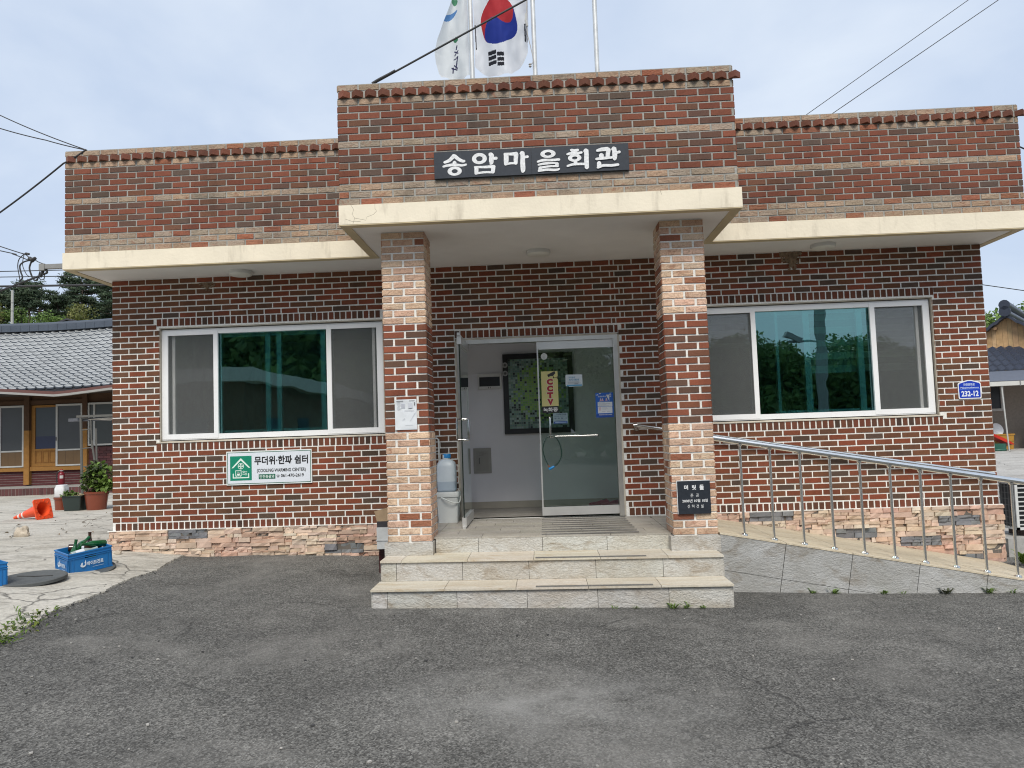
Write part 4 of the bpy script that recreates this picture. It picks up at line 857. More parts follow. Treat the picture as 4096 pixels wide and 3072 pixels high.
mb = MB(); y = YG - .002; text(mb, '다해건설', 5.13, 5.24, 1.662, 1.677, y, (.03, .06, .12, 0), weight=.02); text(mb, '싱크대 내진공사', 5.102, 5.242, 1.640, 1.654, y, (.03, .06, .12, 0)); text(mb, '누 수 탐 사', 5.102, 5.245, 1.615, 1.632, y, (.03, .06, .12, 0), weight=.02); pl(mb, 5.125, 5.235, 1.60, 1.604, y, (.05, .08, .14)); pl(mb, 5.11, 5.24, 1.574, 1.580, y, (.3, .4, .5)); mb.build('lettering', M_PRINT, sg)
sg = thing('round_sticker', 'round pale sticker at the top left of the closed glass door', 'sticker', (5.013, YG, 2.335))
mb = MB(); ring(mb, 5.013, 2.335, 0, .037, YG, (.6, .62, .6)); ring(mb, 5.013, 2.335, .024, .026, YG - .001, (.4, .42, .42)); ring(mb, 5.013, 2.329, .009, .013, YG - .001, (.42, .44, .44)); mb.build('sheet', M_PRINT, sg)
sg = thing('cable_lock', 'dark green looped cable lock with blue barrel hanging on the door handle', 'lock', (5.05, -.05, 1.25))
mb = MB(); mb.tube(catmull([(5.045, -.055, 1.43), (5.0, -.06, 1.40), (4.962, -.062, 1.30), (4.975, -.062, 1.20), (5.012, -.06, 1.105)], 6), .0062, 8, (.018, .05, .04, 0)); mb.tube(catmull([(5.045, -.055, 1.43), (5.1, -.06, 1.415), (5.15, -.062, 1.34), (5.168, -.062, 1.22), (5.13, -.06, 1.13), (5.075, -.06, 1.082)], 6), .0072, 8, (.018, .05, .04, 0)); smooth_mod(mb.build('cable', M_PLASTIC, sg))
mb = MB(); mb.tube([(5.02, -.06, 1.056), (5.03, -.06, 1.061), (5.072, -.06, 1.082), (5.082, -.06, 1.086)], .013, 12, (.01, .22, .55, 0), rs=[.011, .0145, .0145, .009]); mb.tube([(5.012, -.06, 1.105), (5.018, -.06, 1.088), (5.035, -.06, 1.08)], .005, 8, (.30, .09, .03, 0)); smooth_mod(mb.build('barrel', M_PLASTIC, sg))
# shoes inside the lobby
def shoe(M, label):
    t = thing('shoe', label, 'shoe', (5.7, .7, .515), 'shoes left inside the lobby'); mb = MB()
    P = [(-.13, .030, .05), (-.09, .040, .085), (-.04, .042, .072), (.02, .042, .05), (.07, .045, .042), (.11, .036, .036), (.135, .012, .02)]
    n = 14; idx = []
    for x, w, h in P:
        for k in range(n):
            a = 2 * math.pi * k / n; mb.v.append(tuple(M @ Vector((x, w * math.cos(a), .012 + max(-.012, (h * .5) * (1 + math.sin(a))) - .004))))
    for a in range(len(P) - 1):
        for k in range(n): mb.f.append((a * n + k, a * n + (k + 1) % n, (a + 1) * n + (k + 1) % n, (a + 1) * n + k)); mb.c.append((.02, .02, .03, 0) if a in (1,) and 1 < k < 6 else (.30, .012, .055, 0)); mb.m.append(0)
    mb.f.append(tuple(range(n))); mb.c.append((.02, .02, .03, 0)); mb.m.append(0); smooth_mod(mb.build('upper', M_MATTE, t), 60)
    mb = MB(); mb.prism([(-.135, -.028), (-.06, -.038), (.06, -.044), (.12, -.034), (.138, 0), (.12, .034), (.06, .044), (-.06, .038), (-.135, .028)], M, .012, (.05, .012, .02, 0)); mb.build('sole', M_MATTE, t)
shoe(Matrix.Translation((5.65, 1.17, .5135)) @ Matrix.Rotation(R(172), 4, 'Z'), 'dark pink slip-on shoe on the lobby floor, nearer the middle'); shoe(Matrix.Translation((5.80, 1.08, .5135)) @ Matrix.Rotation(R(158), 4, 'Z'), 'dark pink slip-on shoe on the lobby floor, nearer the door jamb')
# water canister on a bucket, left of the doors
bk = thing('plastic_bucket', 'white square plastic bucket with handle standing left of the doors', 'bucket', (3.90, -.24, .512))
mb = MB()
def rsq(h, rr, n=5):
    o = []
    for cx, cy, a0 in ((h - rr, h - rr, 0), (-(h - rr), h - rr, 90), (-(h - rr), -(h - rr), 180), (h - rr, -(h - rr), 270)):
        for k in range(n): a = R(a0 + 90 * k / (n - 1)); o.append((cx + rr * math.cos(a), cy + rr * math.sin(a)))
    return o
def rlathe(mb, prof, C, col, n=5, m=0, cap=False, sx=1.):
    i = len(mb.v); L = len(rsq(1, .1, n))
    for h, rr, z in prof:
        for x, y in rsq(h, rr, n): mb.v.append((C[0] + x * sx, C[1] + y, C[2] + z))
    for a in range(len(prof) - 1):
        for k in range(L): mb.f.append((i + a * L + k, i + a * L + (k + 1) % L, i + (a + 1) * L + (k + 1) % L, i + (a + 1) * L + k)); mb.c.append(col); mb.m.append(m)
    if cap: mb.f.append(tuple(i + (len(prof) - 1) * L + k for k in range(L))); mb.c.append(col); mb.m.append(m)
rlathe(mb, [(.105, .02, 0), (.118, .025, .29), (.128, .028, .292), (.130, .028, .325), (.124, .028, .345), (.10, .02, .346)], (3.90, -.20, .512), (.56, .58, .57, 0), cap=True); smooth_mod(mb.build('tub', M_PLASTIC, bk))
mb = MB(); mb.tube(catmull([(3.84, -.335, .80), (3.90, -.36, .775), (3.97, -.352, .745), (4.03, -.30, .745), (4.032, -.22, .80)], 5), .007, 8, (.6, .62, .6, 0)); smooth_mod(mb.build('handle', M_PLASTIC, bk))
cn = thing('water_canister', 'translucent water canister with blue cap standing on the white bucket', 'canister', (3.89, -.22, .86))
M_HDPE = simple('hdpe', (1, 1, 1), .4, var=.06, scale=5, use_attr=True)
mb = MB(); C = (3.888, -.20, .859); rlathe(mb, [(.085, .03, 0), (.098, .04, .015), (.099, .04, .11)], C, (.36, .43, .50, 0), sx=1.03); rlathe(mb, [(.099, .04, .11), (.099, .04, .27), (.09, .045, .315), (.06, .04, .345), (.045, .04, .352)], C, (.52, .58, .63, 0), cap=True, sx=1.03); smooth_mod(mb.build('body', M_HDPE, cn))
mb = MB(); mb.lathe([(.04, .352), (.042, .36), (.042, .40), (.036, .408), (0, .409)], Matrix.Translation(C), 20, (.55, .6, .62, 0)); mb.lathe([(.043, .364), (.045, .366), (.045, .402), (.04, .41), (0, .411)], Matrix.Translation(C) @ Matrix.Translation((.006, 0, .002)), 20, (.012, .20, .50, 0)); smooth_mod(mb.build('cap', M_PLASTIC, cn))
pp = MB(); pp.tube([(3.66, -.03, 1.44), (3.72, -.035, 1.445), (3.765, -.035, 1.445), (3.785, -.035, 1.43), (3.787, -.035, 1.3), (3.787, -.035, .6)], .010, 8, (.6, .6, .57, 0)); pp.tube([(3.745, -.03, 1.44), (3.745, -.03, .6)], .007, 8, (.6, .6, .57, 0)); pp.tube([(3.745, -.03, 1.30), (3.787, -.035, 1.30)], .005, 6, (.6, .6, .57, 0))
tag(smooth_mod(pp.build('drain_pipe', M_PLASTIC)), 'thin white plastic pipe loop on the wall behind the water canister', 'pipe')
# discarded boxes in the corner left of the porch
bx = thing('bottle_crate', 'dark red plastic crate wedged left of the left porch pillar', 'crate', (3.34, -1.0, .06))
def crate(name, t, L, Wd, H, M, col, mat_, windows=True, mark=None):
    """an open box with a rim band, ribs and hand holes, in local x (length), y (width), z"""
    mb = MB(); th = .006
    def bxl(a, c=col, m=0): mb.hexa([M @ Vector(q) for q in ((a[0], a[2], a[4]), (a[1], a[2], a[4]), (a[1], a[3], a[4]), (a[0], a[3], a[4]), (a[0], a[2], a[5]), (a[1], a[2], a[5]), (a[1], a[3], a[5]), (a[0], a[3], a[5]))], c, m)
    bxl((0, L, 0, Wd, 0, th))
    for (w, fx) in ((L, 0), (Wd, 1)):
        h0, h1 = (.36 * w, .64 * w) if fx == 0 else (.28 * w, .72 * w); z0, z1 = .66 * H, .84 * H
        for side in (0, 1):
            for a, b, c, d in ((0, w, 0, z0), (0, h0, z0, z1), (h1, w, z0, z1), (0, w, z1, H)):
                o0 = 0 if side == 0 else (Wd - th if fx == 0 else L - th)
                bxl((a, b, o0, o0 + th, c, d) if fx == 0 else (o0, o0 + th, a, b, c, d))
            e = .006; o0 = -e if side == 0 else (Wd if fx == 0 else L)
            for c, d in ((H - .012, H), (H - .042, H - .034), (H - .058, H - .052), (0, .012)):
                bxl((-e, w + e, o0, o0 + e, c, d) if fx == 0 else (o0, o0 + e, -e * .99, w + e * .99, c, d))
            for u in (.02, .10, .9, .98):
                bxl((u * w - .003, u * w + .003, o0 + .001, o0 + e - .001, .013, H - .06) if fx == 0 else (o0 + .001, o0 + e - .001, u * w - .003, u * w + .003, .013, H - .06))
            for a, b, c, d in ((h0 - .006, h1 + .006, z0 - .006, z0), (h0 - .006, h0, z0, z1), (h1, h1 + .006, z0, z1)):
                bxl((a, b, o0 + .002, o0 + e, c, d) if fx == 0 else (o0 + .002, o0 + e, a, b, c, d))
    return mb.build(name, mat_, t)
crate('tub', bx, .40, .23, .255, Matrix.Translation((3.488, -.86, .095)) @ Matrix.Rotation(R(90), 4, 'Z'), (.05, .008, .009, 0), M_PLASTIC)
fb = thing('foam_box', 'pale grey foam box on the red crate behind the left pillar', 'box', (3.36, -.85, .35))
mb = MB(); mb.hexa([(x, y, z) for z in (.36, .575) for x, y in ((3.262, -.98), (3.50, -.98), (3.50, -.72), (3.262, -.72))], (.46, .48, .49, 0)); mb.box(3.255, 3.505, -.985, -.715, .44, .452, (.42, .44, .45, 0)); mb.build('tub', M_MATTE, fb)
cb = thing('cardboard_box', 'open brown cardboard box with a raised flap beside the left pillar', 'box', (3.36, -.85, .6))
mb = MB(); c = (.23, .165, .10, 0)
for a in ((3.265, 3.50, -.97, -.966, .575, .635), (3.265, 3.269, -.966, -.73, .575, .635), (3.265, 3.5, -.73, -.726, .575, .635)): mb.box(*a, col=(.03, .03, .035, 0))
mb.grid(lambda u, v: (3.265 + .20 * u - .035 * v, -.97 + .2 * v * .2 + .04 * u * v, .632 + .10 * v + .05 * u * v), 6, 4, col=c); mb.grid(lambda u, v: (3.268 - .03 * v, -.95 + .2 * u, .635 + .085 * v), 4, 4, col=(.27, .2, .13, 0)); mb.tube([(3.30, -.95, .60), (3.30, -.90, .62)], .012, 8, (.6, .6, .62, 0)); mb.build('carton', M_MATTE, cb)
# ---------------------------------------------------------------- flagpoles and flags on the roof
for x, lab in ((4.303, 'white flagpole carrying the pale village flag, leftmost on the roof'), (5.037, 'white flagpole with tied rope beside the national flag'), (5.757, 'bare white flagpole without a flag on the roof')):
    t = thing('flagpole', lab, 'flagpole', (x, 0, 3.62), 'flagpoles on the hall roof'); mb = MB(); mb.tube([(x, 0, 3.62), (x - .004, 0, 8.2)], .027, 14, (.62, .63, .63, 0)); smooth_mod(mb.build('pole', simple('pole_paint', (1, 1, 1), .45, .3, var=.15, scale=12, use_attr=True) if x < 4.5 else bpy.data.materials['pole_paint'], t))
    mb = MB(); mb.box(x - .08, x + .08, -.08, .08, 3.615, 3.63, (.5, .5, .5, 0)); mb.build('base_plate', M_PAINT, t)
def cloth_mat():
    m, t, p = mat('flag_cloth'); a = N(t, 'ShaderNodeAttribute', attribute_name='Col'); t.links.new(a.outputs['Color'], p.inputs['Base Color']); p.inputs['Roughness'].default_value = .8
    o = [n for n in t.nodes if n.type == 'OUTPUT_MATERIAL'][0]; tl = N(t, 'ShaderNodeBsdfTranslucent'); t.links.new(a.outputs['Color'], tl.inputs[0])
    mx_ = N(t, 'ShaderNodeMixShader'); mx_.inputs[0].default_value = .35; t.links.new(p.outputs[0], mx_.inputs[1]); t.links.new(tl.outputs[0], mx_.inputs[2]); t.links.new(mx_.outputs[0], o.inputs[0]); return m
M_CLOTH = cloth_mat()
ZBN = [(0, 5.755), (.12, 5.70), (.26, 5.635), (.45, 5.59), (.70, 5.60), (.82, 5.70), (.93, 5.82), (1, 5.93)]
def flag_xz(u, v):
    zb = lerp_tab(ZBN, u); z = 7.5 + (zb - 7.5) * v; return 4.336 + .642 * u - .03 * sst(6.4, 5.7, z) * u, z
def flag_col(u, v):
    x, z = flag_xz(u, v); w = (.74, .76, .80); dx, dz = (x - 4.632) / .212, (z - 6.262) / .295
    dx += .03 * math.sin(dz * 6)
    if dx * dx + dz * dz < 1:
        t = R(49); a = dx * math.cos(t) + dz * math.sin(t); b = -dx * math.sin(t) + dz * math.cos(t)
        red = b > 0
        if (a - .5) ** 2 + b * b < .25: red = True
        if (a + .5) ** 2 + b * b < .25: red = False
        return (.42, .022, .03, 0) if red else (.008, .028, .25, 0)
    K = (.012, .014, .022, 0); sl = .12 * math.sin((x - 4.5) * 20) * .05
    for x0, x1, z0s in ((4.495, 4.592, (5.918, 5.862, 5.802)), (4.602, 4.682, (5.872, 5.812, 5.755))):
        if x0 < x < x1:
            for q in z0s:
                top = q - .16 * (x - x0); 
                if top - .045 < z < top: return K
    if 4.343 < x - .02 * (6.28 - z) < 4.354 and 5.985 < z < 6.275: return K
    if 4.925 < x < 4.942 and 6.06 < z < 6.26: return K
    if 4.948 < x < 4.958 and 6.05 < z < 6.35: return K
    return w + (0,)
def flag_pt(u, v):
    x, z = flag_xz(u, v); k = sst(7.4, 6.0, z)
    y = -.05 + .085 * math.sin(u * 7.5 + z * 1.2) * k - .05 * sst(.7, 1, u) * math.sin(z * 3) + .025 * mnoise.noise((x * 6, z * 3.2, 1)) + .012 * mnoise.noise((x * 16, z * 7, 4)); return (x, y, z)
mb = MB(); mb.grid(flag_pt, 200, 300, flag_col)
tag(mb.build('flag', M_CLOTH, smooth=True), 'white national flag with red and blue circle hanging behind the porch parapet', 'flag', 'flags on the hall roof')
LE = [(5.60, 3.955), (5.66, 3.92), (5.8, 3.885), (5.93, 3.872), (6.1, 3.905), (6.3, 3.975), (6.586, 4.078), (7.5, 4.20)]
def flag2_xz(u, v):
    z = 7.5 + ((5.615 + .03 * math.sin(u * 8)) - 7.5) * v; a = lerp_tab(LE, z); return a + (4.272 - a) * u, z
def flag2_col(u, v):
    x, z = flag2_xz(u, v); w = (.70, .73, .75); q = (x - 4.055, z - 6.405); t = R(40); a = q[0] * math.cos(t) + q[1] * math.sin(t); b = -q[0] * math.sin(t) + q[1] * math.cos(t)
    if (a / .11) ** 2 + ((b + .6 * a * a) / .028) ** 2 < 1: return (.10, .24, .50, 0)
    if (x - 4.115) ** 2 / .035 ** 2 + (z - 6.585) ** 2 / .04 ** 2 < 1: return (.08, .26, .15, 0)
    if (x - 4.118) ** 2 / .03 ** 2 + (z - 6.10) ** 2 / .035 ** 2 < 1: return (.04, .18, .09, 0)
    Kc = (.03, .03, .09, 0)
    for (xa, za, xb, zb) in ((4.13, 6.02, 4.12, 5.98), (4.14, 5.96, 4.10, 5.915), (4.10, 5.96, 4.14, 5.93), (4.135, 5.89, 4.11, 5.765), (4.13, 5.88, 4.09, 5.87), (4.09, 5.80, 4.125, 5.765), (4.06, 5.775, 4.12, 5.745), (4.075, 5.775, 4.07, 5.72)):
        L = Vector((xb - xa, zb - za)); s_ = max(0, min(1, ((x - xa) * L.x + (z - za) * L.y) / L.length_squared)); 
        if (x - xa - L.x * s_) ** 2 + (z - za - L.y * s_) ** 2 < .0075 ** 2: return Kc
    return w + (0,)
def flag2_pt(u, v):
    x, z = flag2_xz(u, v); return (x, -.02 - .09 * math.sin(u * 5.2 + z * 1.5) * (1 - u) ** .5 + .03 * mnoise.noise((x * 6, z * 2.6, 8)) + .012 * mnoise.noise((x * 15, z * 6, 3)), z)
mb = MB(); mb.grid(flag2_pt, 120, 260, flag2_col)
tag(mb.build('flag', M_CLOTH, smooth=True), 'pale white flag with blue swoosh and green dots bunched along its pole', 'flag', 'flags on the hall roof')
mb = MB(); mb.tube(catmull([(5.02, -.03, 7.4), (4.965, -.05, 6.45), (4.955, -.06, 6.15), (4.99, -.05, 5.95), (5.018, -.04, 5.80), (5.012, -.04, 5.76), (4.985, -.04, 5.735)], 5), .0045, 6, (.45, .43, .4, 0)); mb.lathe([(0, -.03), (.018, -.015), (.012, 0), (.02, .012), (0, .03)], Matrix.Translation((4.978, -.04, 5.725)), 8, (.4, .38, .35, 0)); mb.tube([(4.955, -.07, 6.33), (4.945, -.07, 6.25), (4.962, -.07, 6.18)], .014, 6, (.5, .5, .48, 0))
tag(mb.build('rope', M_MATTE), 'knotted pale halyard rope hanging beside the national flag', 'rope')
# ---------------------------------------------------------------- cables
def wire(pts, r, label, sag=0., name='cable', col=M_CABLE):
    P = []
    for a, b in zip(pts, pts[1:]):
        for k in range(14):
            u = k / 14; P.append(tuple(a[i] + (b[i] - a[i]) * u - (sag * 4 * u * (1 - u) if i == 2 else 0) for i in range(3)))
    P.append(pts[-1]); mb = MB(); mb.tube(P, r, 6); return tag(mb.build(name, col, smooth=True), label, 'cable')
wire([(3.505, -1.80, 4.765), (4.963, -1.8, 5.495), (7.4, -1.8, 6.72)], .009, 'thick black cable rising from the porch parapet across the flags')
wire([(3.50, -1.81, 4.765), (3.56, -1.808, 4.80), (3.66, -1.806, 4.848), (3.72, -1.804, 4.88)], .012, 'frayed dark binding at the low end of the porch cable')
wire([(.07, -.62, 4.745), (-.45, -.61, 4.965), (-.933, -.6, 5.20), (-4, -.6, 6.75)], .006, 'upper thin cable leaving the top left corner of the parapet', .004)
wire([(.07, -.62, 4.745), (-.40, -.61, 4.885), (-.932, -.6, 5.05), (-4, -.6, 6.15)], .006, 'lower thin cable leaving the top left corner of the parapet', .006)
wire([(.07, -.64, 4.745), (-.18, -.645, 4.60), (-.924, -.6, 4.10), (-3, -.6, 2.95)], .009, 'cable dropping past the left end of the parapet', .01)
wire([(-30, 6, 4.80), (-5.70, 6, 4.735), (0, 6, 4.58)], .022, 'thick black horizontal cable behind the hall on the left')
wire([(-60, 20, 8.5), (-15.8, 20, 8.42), (-10, 20, 8.30)], .018, 'upper faint wire in the sky left of the eaves'); wire([(-60, 20, 8.25), (-15.8, 20, 8.2), (-10, 20, 8.03)], .018, 'lower faint wire in the sky left of the eaves')
wire([(7.05, 6, 5.29), (10.266, 6, 7.40), (13.48, 6, 9.51), (20, 6, 13.8)], .007, 'left one of two wires crossing the sky above the right wing'); wire([(7.6, 6, 5.35), (10.796, 6, 7.42), (14.05, 6, 9.48), (20, 6, 13.35)], .008, 'right one of two wires crossing the sky above the right wing')
wire([(9.945, 2, 3.50), (11.056, 2, 3.29), (11.633, 2, 3.18), (24, 2, 2.3)], .006, 'thin wire running from the right wall towards the neighbouring house')
wire([(10.06, -.55, 4.34), (10.2, -.5, 4.30), (10.6, -.4, 4.33), (13, 0, 4.9)], .008, 'short cable looping off the right end of the parapet')
br = thing('cable_bracket', 'grey steel arm holding looped electric cables at the left eaves', 'bracket', (-.18, -.5, 3.49))
mb = MB(); mb.box(-.52, -.18, -.525, -.475, 3.468, 3.518, (.24, .24, .235, 0)); mb.box(-.53, -.47, -.532, -.468, 3.45, 3.525, (.26, .26, .25, 0)); mb.build('arm', M_PAINT, br)
mb = MB()
def cb_(pts, r=.006): mb.tube(catmull(pts, 5), r, 6)
cb_([(-.50, -.5, 3.53), (-.56, -.5, 3.555), (-.61, -.5, 3.59)], .005); cb_([(-.47, -.5, 3.46), (-.455, -.5, 3.43), (-.50, -.5, 3.41), (-.60, -.5, 3.375), (-.80, -.5, 3.31), (-.99, -.5, 3.245), (-2.5, -.5, 2.75)], .011)
cb_([(-.63, -.5, 3.57), (-.655, -.5, 3.50), (-.645, -.5, 3.44), (-.61, -.5, 3.36), (-.575, -.5, 3.35), (-.55, -.5, 3.39), (-.51, -.5, 3.43)], .009); cb_([(-.65, -.5, 3.575), (-.72, -.5, 3.56), (-.765, -.5, 3.52), (-.755, -.5, 3.45), (-.735, -.5, 3.39), (-.755, -.5, 3.35)], .008)
cb_([(-.70, -.5, 3.66), (-.77, -.5, 3.60), (-.79, -.5, 3.52), (-.775, -.5, 3.42), (-.76, -.5, 3.34)], .005); cb_([(-.715, -.5, 3.655), (-.735, -.5, 3.53), (-.69, -.5, 3.42), (-.645, -.5, 3.39)], .004); cb_([(-.535, -.5, 3.45), (-.55, -.5, 3.40), (-.53, -.5, 3.355), (-.49, -.5, 3.36), (-.485, -.5, 3.42)], .005)
cb_([(-.61, -.5, 3.59), (-.66, -.5, 3.605), (-.72, -.5, 3.65), (-1.0, -.5, 3.75), (-3, -.5, 4.5)], .006); cb_([(-.63, -.5, 3.56), (-.73, -.5, 3.605), (-.85, -.5, 3.655), (-1.0, -.5, 3.70), (-3, -.5, 4.2)], .006)
mb.build('wiring', M_CABLE, br, smooth=True)
mb = MB(); mb.tube([(-.585, -.5, 3.60), (-.625, -.5, 3.575), (-.66, -.5, 3.60)], .026, 8, rs=[.016, .028, .022]); mb.tube([(-.66, -.5, 3.645), (-.70, -.5, 3.655)], .012, 8); mb.tube([(-.50, -.5, 3.45), (-.52, -.5, 3.415), (-.535, -.5, 3.38)], .02, 7, rs=[.014, .02, .014]); mb.build('connector', M_CABLE, br)

# ---------------------------------------------------------------- left yard
CM = Matrix.Translation((.323, -1.328, .238)) @ Matrix.Rotation(R(55.4), 4, 'Z') @ Matrix.Rotation(R(5.6), 4, 'X') @ Matrix.Rotation(R(-5.1), 4, 'Y')
BLUE = (.012, .155, .42, 0)
def marks(t, M, L, Wd, H):
    mb = MB(); c = (.66, .74, .80, 0)
    for F_, w in ((M @ Matrix.Translation((0, -.008, 0)) @ FRONT, L), (M @ Matrix.Translation((-.008, Wd, 0)) @ Matrix(((0, 0, -1, 0), (-1, 0, 0, 0), (0, 1, 0, 0), (0, 0, 0, 1))), Wd)):
        k = w / .409
        text(mb, '하이트진로', .405 * w, .79 * w, .30 * H, .50 * H, 0, c, weight=.03, M=F_)
        cx, cz, s_ = .315 * w, .41 * H, .030
        arc = lambda a0, a1, r0, r1, ox=0, oz=0: [mb.face([F_ @ Vector((cx + ox + rr * k ** .5 * math.cos(tt), cz + oz + rr * math.sin(tt), .0003 * j)) for rr, tt in ((r0 * (j / 8) ** .5, R(a0 + (a1 - a0) * j / 8)), (r1, R(a0 + (a1 - a0) * j / 8)), (r1, R(a0 + (a1 - a0) * (j + 1) / 8)), (r0 * ((j + 1) / 8) ** .5, R(a0 + (a1 - a0) * (j + 1) / 8)))], c) for j in range(8)]
        arc(190, 400, .020, .030); arc(100, 230, .004, .019, -.002, .001)
        mb.face([F_ @ Vector(q) for q in ((cx + .012, cz + .008, 0), (cx + .03, cz + .012, 0), (cx + .024, cz + .042, 0))], c)
        mb.face([F_ @ Vector(q) for q in ((.53 * w, .20 * H, 0), (.79 * w, .20 * H, 0), (.79 * w, .212 * H, 0), (.53 * w, .212 * H, 0))], c)
    mb.build('lettering', M_PRINT, t)
t = thing('bottle_crate', 'blue plastic crate full of empty bottles on the round lid', 'crate', (.323, -1.328, .238), 'blue bottle crates'); crate('tub', t, .409, .298, .211, CM, BLUE, M_PLASTIC); marks(t, CM, .409, .298, .211)
C2 = Matrix.Translation((-.098, -2.293, .262)) @ Matrix.Rotation(R(50), 4, 'Z')
t = thing('bottle_crate', 'blue plastic crate cut off by the left edge of the picture', 'crate', (-.2, -2.0, .245), 'blue bottle crates'); crate('tub', t, .409, .298, .225, C2, BLUE, M_PLASTIC); marks(t, C2, .409, .298, .225)
def bottle(p, yaw, pitch, col, label, lab=None, s=1.):
    M = CM @ Matrix.Translation((p[0], p[1], p[2] - (.034 if p[2] > .1 else .0))) @ Matrix.Rotation(R(yaw), 4, 'Z') @ Matrix.Rotation(R(pitch), 4, 'Y')
    t = thing('bottle', label, 'bottle', tuple((M @ Vector((0, 0, 0)))), 'empty bottles in the blue crate')
    mb = MB(); mb.lathe([(q * s, z * s) for q, z in ((0, 0), (.030, 0), (.033, .006), (.033, .125), (.030, .15), (.018, .185), (.0145, .205), (.0145, .245), (.016, .247), (.016, .256), (.012, .258), (0, .254))], M, 18, col + (0,)); smooth_mod(mb.build('glass', M_PLASTIC_GLOSS, t), 50)
    if lab:
        mb = MB(); mb.lathe([(.0336 * s, lab[0] * s), (.0336 * s, lab[1] * s)], M, 18, lab[2] + (0,)); smooth_mod(mb.build('paper_label', M_PRINT, t))
M_PLASTIC_GLOSS = simple('bottle_glass', (1, 1, 1), .07, var=.03, use_attr=True, spec=.7)
GRN = (.006, .085, .026); BRN = (.045, .018, .01); CLR = (.30, .36, .35)
bottle((.05, .06, .215), 3, 86, CLR, 'clear bottle with torn white label lying along the crate front', (.04, .12, (.62, .64, .66)))
bottle((.11, .26, .245), -24, 96, BRN, 'brown bottle with white label lying across the back of the crate', (.04, .12, (.66, .70, .78)), 1.15)
bottle((.41, .13, .25), 188, 80, GRN, 'green bottle lying at the right end of the crate')
bottle((.31, .25, .055), 60, 16, BRN, 'dark brown bottle standing upright at the back right', None, 1.05)
bottle((.085, .15, .055), 205, -18, GRN, 'green bottle standing tilted in the left corner of the crate')
bottle((.12, .17, .215), 30, 70, GRN, 'green bottle end showing in the middle of the crate')
bottle((.20, .10, .16), 10, 93, (.02, .03, .12), 'dark blue labelled bottle under the clear one', (.02, .12, (.02, .04, .16)))
bottle((.20, .26, .20), 5, 88, (.25, .30, .31), 'pale clear bottle at the back of the crate')
bottle((.05, .22, .12), 15, 88, GRN, 'green bottle low in the crate at the left')
bottle((.36, .05, .13), 182, 88, GRN, 'green bottle low in the crate seen through the hand hole')
bottle((.05, .12, .13), 12, 90, GRN, 'green bottle across the middle of the crate below the clear one')
bottle((.38, .20, .16), 176, 86, GRN, 'green bottle at the back right under the upright brown neck')
def lid(M, r, label):
    mb = MB(); mb.lathe([(0, 0), (r - .03, 0), (r - .025, .003), (r - .012, .003), (r, -.004), (r, -.03), (r - .02, -.034)], M, 56, (.085, .09, .09, 0)); mb.tube([M @ Vector((-r * .55, .06, .002)), M @ Vector((r * .1, .02, .004)), M @ Vector((r * .6, .05, .002))], .006, 6, (.05, .05, .05, 0))
    tag(smooth_mod(mb.build('manhole_lid', M_MATTE)), label, 'manhole lid', 'round manhole lids')
lid(CM @ Matrix.Translation((.16, .17, -.002)), .33, 'round dark lid lying under the blue crate of bottles'); lid(Matrix.Translation((.20, -1.72, gz(.2, -1.72) + .036)) @ Matrix.Rotation(R(3), 4, 'X'), .30, 'round dark lid on the concrete in front of the crate')
# traffic cone
A_ = Vector((-.955, .20, -.24)).normalized(); Xc = Vector((.2, .98, 0)).normalized(); Xc = (Xc - A_ * Xc.dot(A_)).normalized(); Yc = A_.cross(Xc)
KM = Matrix(((Xc.x, Yc.x, A_.x, -3.455), (Xc.y, Yc.y, A_.y, 3.98), (Xc.z, Yc.z, A_.z, .478), (0, 0, 0, 1)))
t = thing('traffic_cone', 'orange traffic cone with white bands lying on its side', 'traffic cone', (-3.6, 4, .3)); OR = (.78, .085, .022, 0); WHT = (.72, .70, .68, 0)
mb = MB(); h = .172; n = 36; rr = .125
sq = []
for k in range(n):
    a = 2 * math.pi * k / n; m_ = max(abs(math.cos(a)), abs(math.sin(a))); q = min(h / m_, h * 1.33); sq.append((q * math.cos(a), q * math.sin(a)))
for k in range(n):
    j = (k + 1) % n; c0, c1 = [(rr * math.cos(2 * math.pi * i / n), rr * math.sin(2 * math.pi * i / n)) for i in (k, j)]
    for z in (0, .02): mb.face([KM @ Vector((a, b, z)) for a, b in (sq[k], sq[j], c1, c0)], OR)
    mb.face([KM @ Vector(q) for q in (sq[k] + (0,), sq[j] + (0,), sq[j] + (.02,), sq[k] + (.02,))], OR)
for k in range(12):
    a = 2 * math.pi * (k + .5) / 12; mb.obox(KM @ Matrix.Rotation(a, 4, 'Z') @ Matrix.Translation((.148, 0, -.004)), .018, .006, .005, OR)
mb.build('base', M_PLASTIC, t)
mb = MB(); mb.lathe([(.125, 0), (.118, .02), (.110, .06), (.072, .30), (.058, .385), (.052, .42), (.043, .48), (.036, .52), (.026, .60), (.020, .62), (0, .625)], KM, 36, OR, cols=[OR, OR, OR, OR, WHT, OR, WHT, OR, OR, OR, OR]); mb.lathe([(.121, .002), (.105, .06), (.066, .32), (.03, .55)], KM, 36, OR); mb.lathe([(.122, .01), (.117, .012), (.117, .03), (.112, .032)], KM, 36, OR); smooth_mod(mb.build('cone', M_PLASTIC, t))
